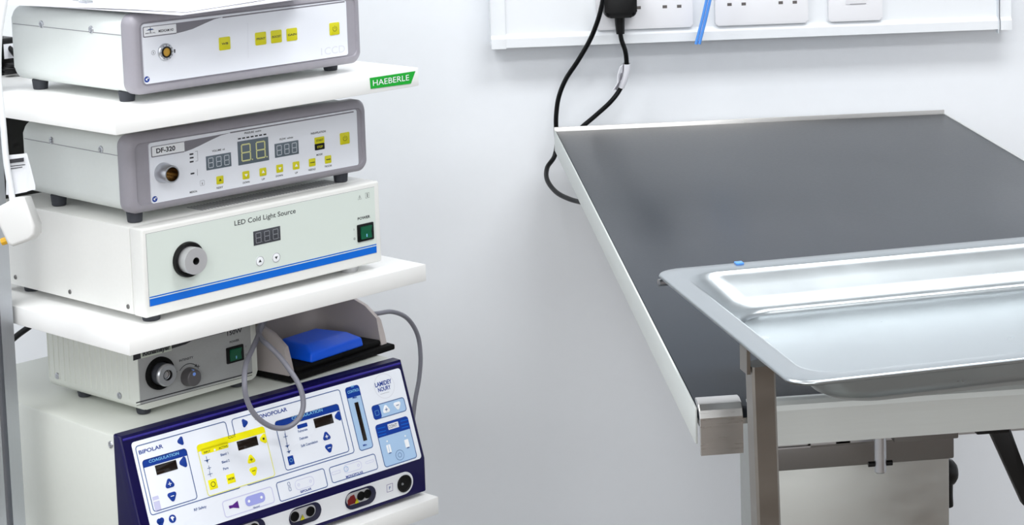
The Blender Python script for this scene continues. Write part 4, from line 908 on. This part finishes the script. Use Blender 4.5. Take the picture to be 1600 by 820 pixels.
mb.prism(pl2, lambda u, v, d: ux * u + uy * v + fwd * d, -.013, .013, M_socket, bev=.0035, seg=4); mb.mats[0] = mat('plug_plastic', (222, 222, 220), .35); bdy = mb.build('body', PLG, smooth=60)
mb = MB(); pp = [vq(22, 369) - c0, vq(6, 374) - c0]; mb.tube([pp[0], (pp[0] + pp[1]) / 2, pp[1]], .0042, M_pin, seg=8); mb.build('pin', PLG)
TG = tag(empty('cable_tag', vq(14, 250, .004)), 'white paper tag with black print folded on the white plug cable', 'tag')
to = vq(14, 250, .004)
tl_ = lambda x, y, dz=0.0: vq(x, y, .004 + dz) - to
mb = MB(); b = bmesh.new()
cols = [(10, 254, 309, 0), (20, 253, 308.5, .001), (30, 252, 306.5, .0015), (38, 251, 305, .001), (40, 255, 304, 0), (45, 272, 302.5, -.001), (52, 296, 301.5, -.003)]
for th in (0, .0006):
    pass
Fv = [[b.verts.new(tl_(x, y0, dz)), b.verts.new(tl_(x, y1, dz))] for x, y0, y1, dz in cols]; Bv = [[b.verts.new(tl_(x, y0, dz + .0007)), b.verts.new(tl_(x, y1, dz + .0007))] for x, y0, y1, dz in cols]
for k in range(len(cols) - 1):
    b.faces.new((Fv[k][0], Fv[k][1], Fv[k + 1][1], Fv[k + 1][0])); b.faces.new((Bv[k][0], Bv[k + 1][0], Bv[k + 1][1], Bv[k][1]))
    b.faces.new((Fv[k][0], Fv[k + 1][0], Bv[k + 1][0], Bv[k][0])); b.faces.new((Fv[k][1], Bv[k][1], Bv[k + 1][1], Fv[k + 1][1]))
b.faces.new((Fv[0][0], Bv[0][0], Bv[0][1], Fv[0][1])); b.faces.new((Fv[-1][0], Fv[-1][1], Bv[-1][1], Bv[-1][0]))
mb._merge(b, mat('tag_paper', (222, 224, 228), .6)); mb.build('paper', TG, recalc=True)
mb = MB(); b = bmesh.new(); b.faces.new([b.verts.new(tl_(x, y, -.0006)) for x, y in ((12, 260), (12, 265.5), (35, 262.5), (35, 257))]); mb._merge(b, M_ink)
for y_, x1_ in ((269, 37), (272.5, 33)):
    b = bmesh.new(); b.faces.new([b.verts.new(tl_(x, y, -.0008)) for x, y in ((12, y_), (12, y_ + 1.2), (x1_, y_ - 1.6), (x1_, y_ - 2.8))]); mb._merge(b, M_ink)
mb.build('printing', TG)
cable('plug_cable', [vq(22, 322), vq(19, 305), vq(12, 260), vq(8, 215), vq(4, 175), vq(1, 140), vq(2, 90), vq(8, 50), vq(14, 20), vq(20, -10), vq(26, -60)], .0034, M_wcable, 'white cable running up beside the left upright to the white plug')
# dark lead passing behind the lower bay
cable('rear_cable', [ony(-30, 575, 2.95), ony(20, 530, 2.95), ony(45, 511, 2.95), ony(90, 480, 2.95), ony(150, 470, 2.95)], .0042, M_cable, 'dark cable crossing behind the cart under the middle shelf')
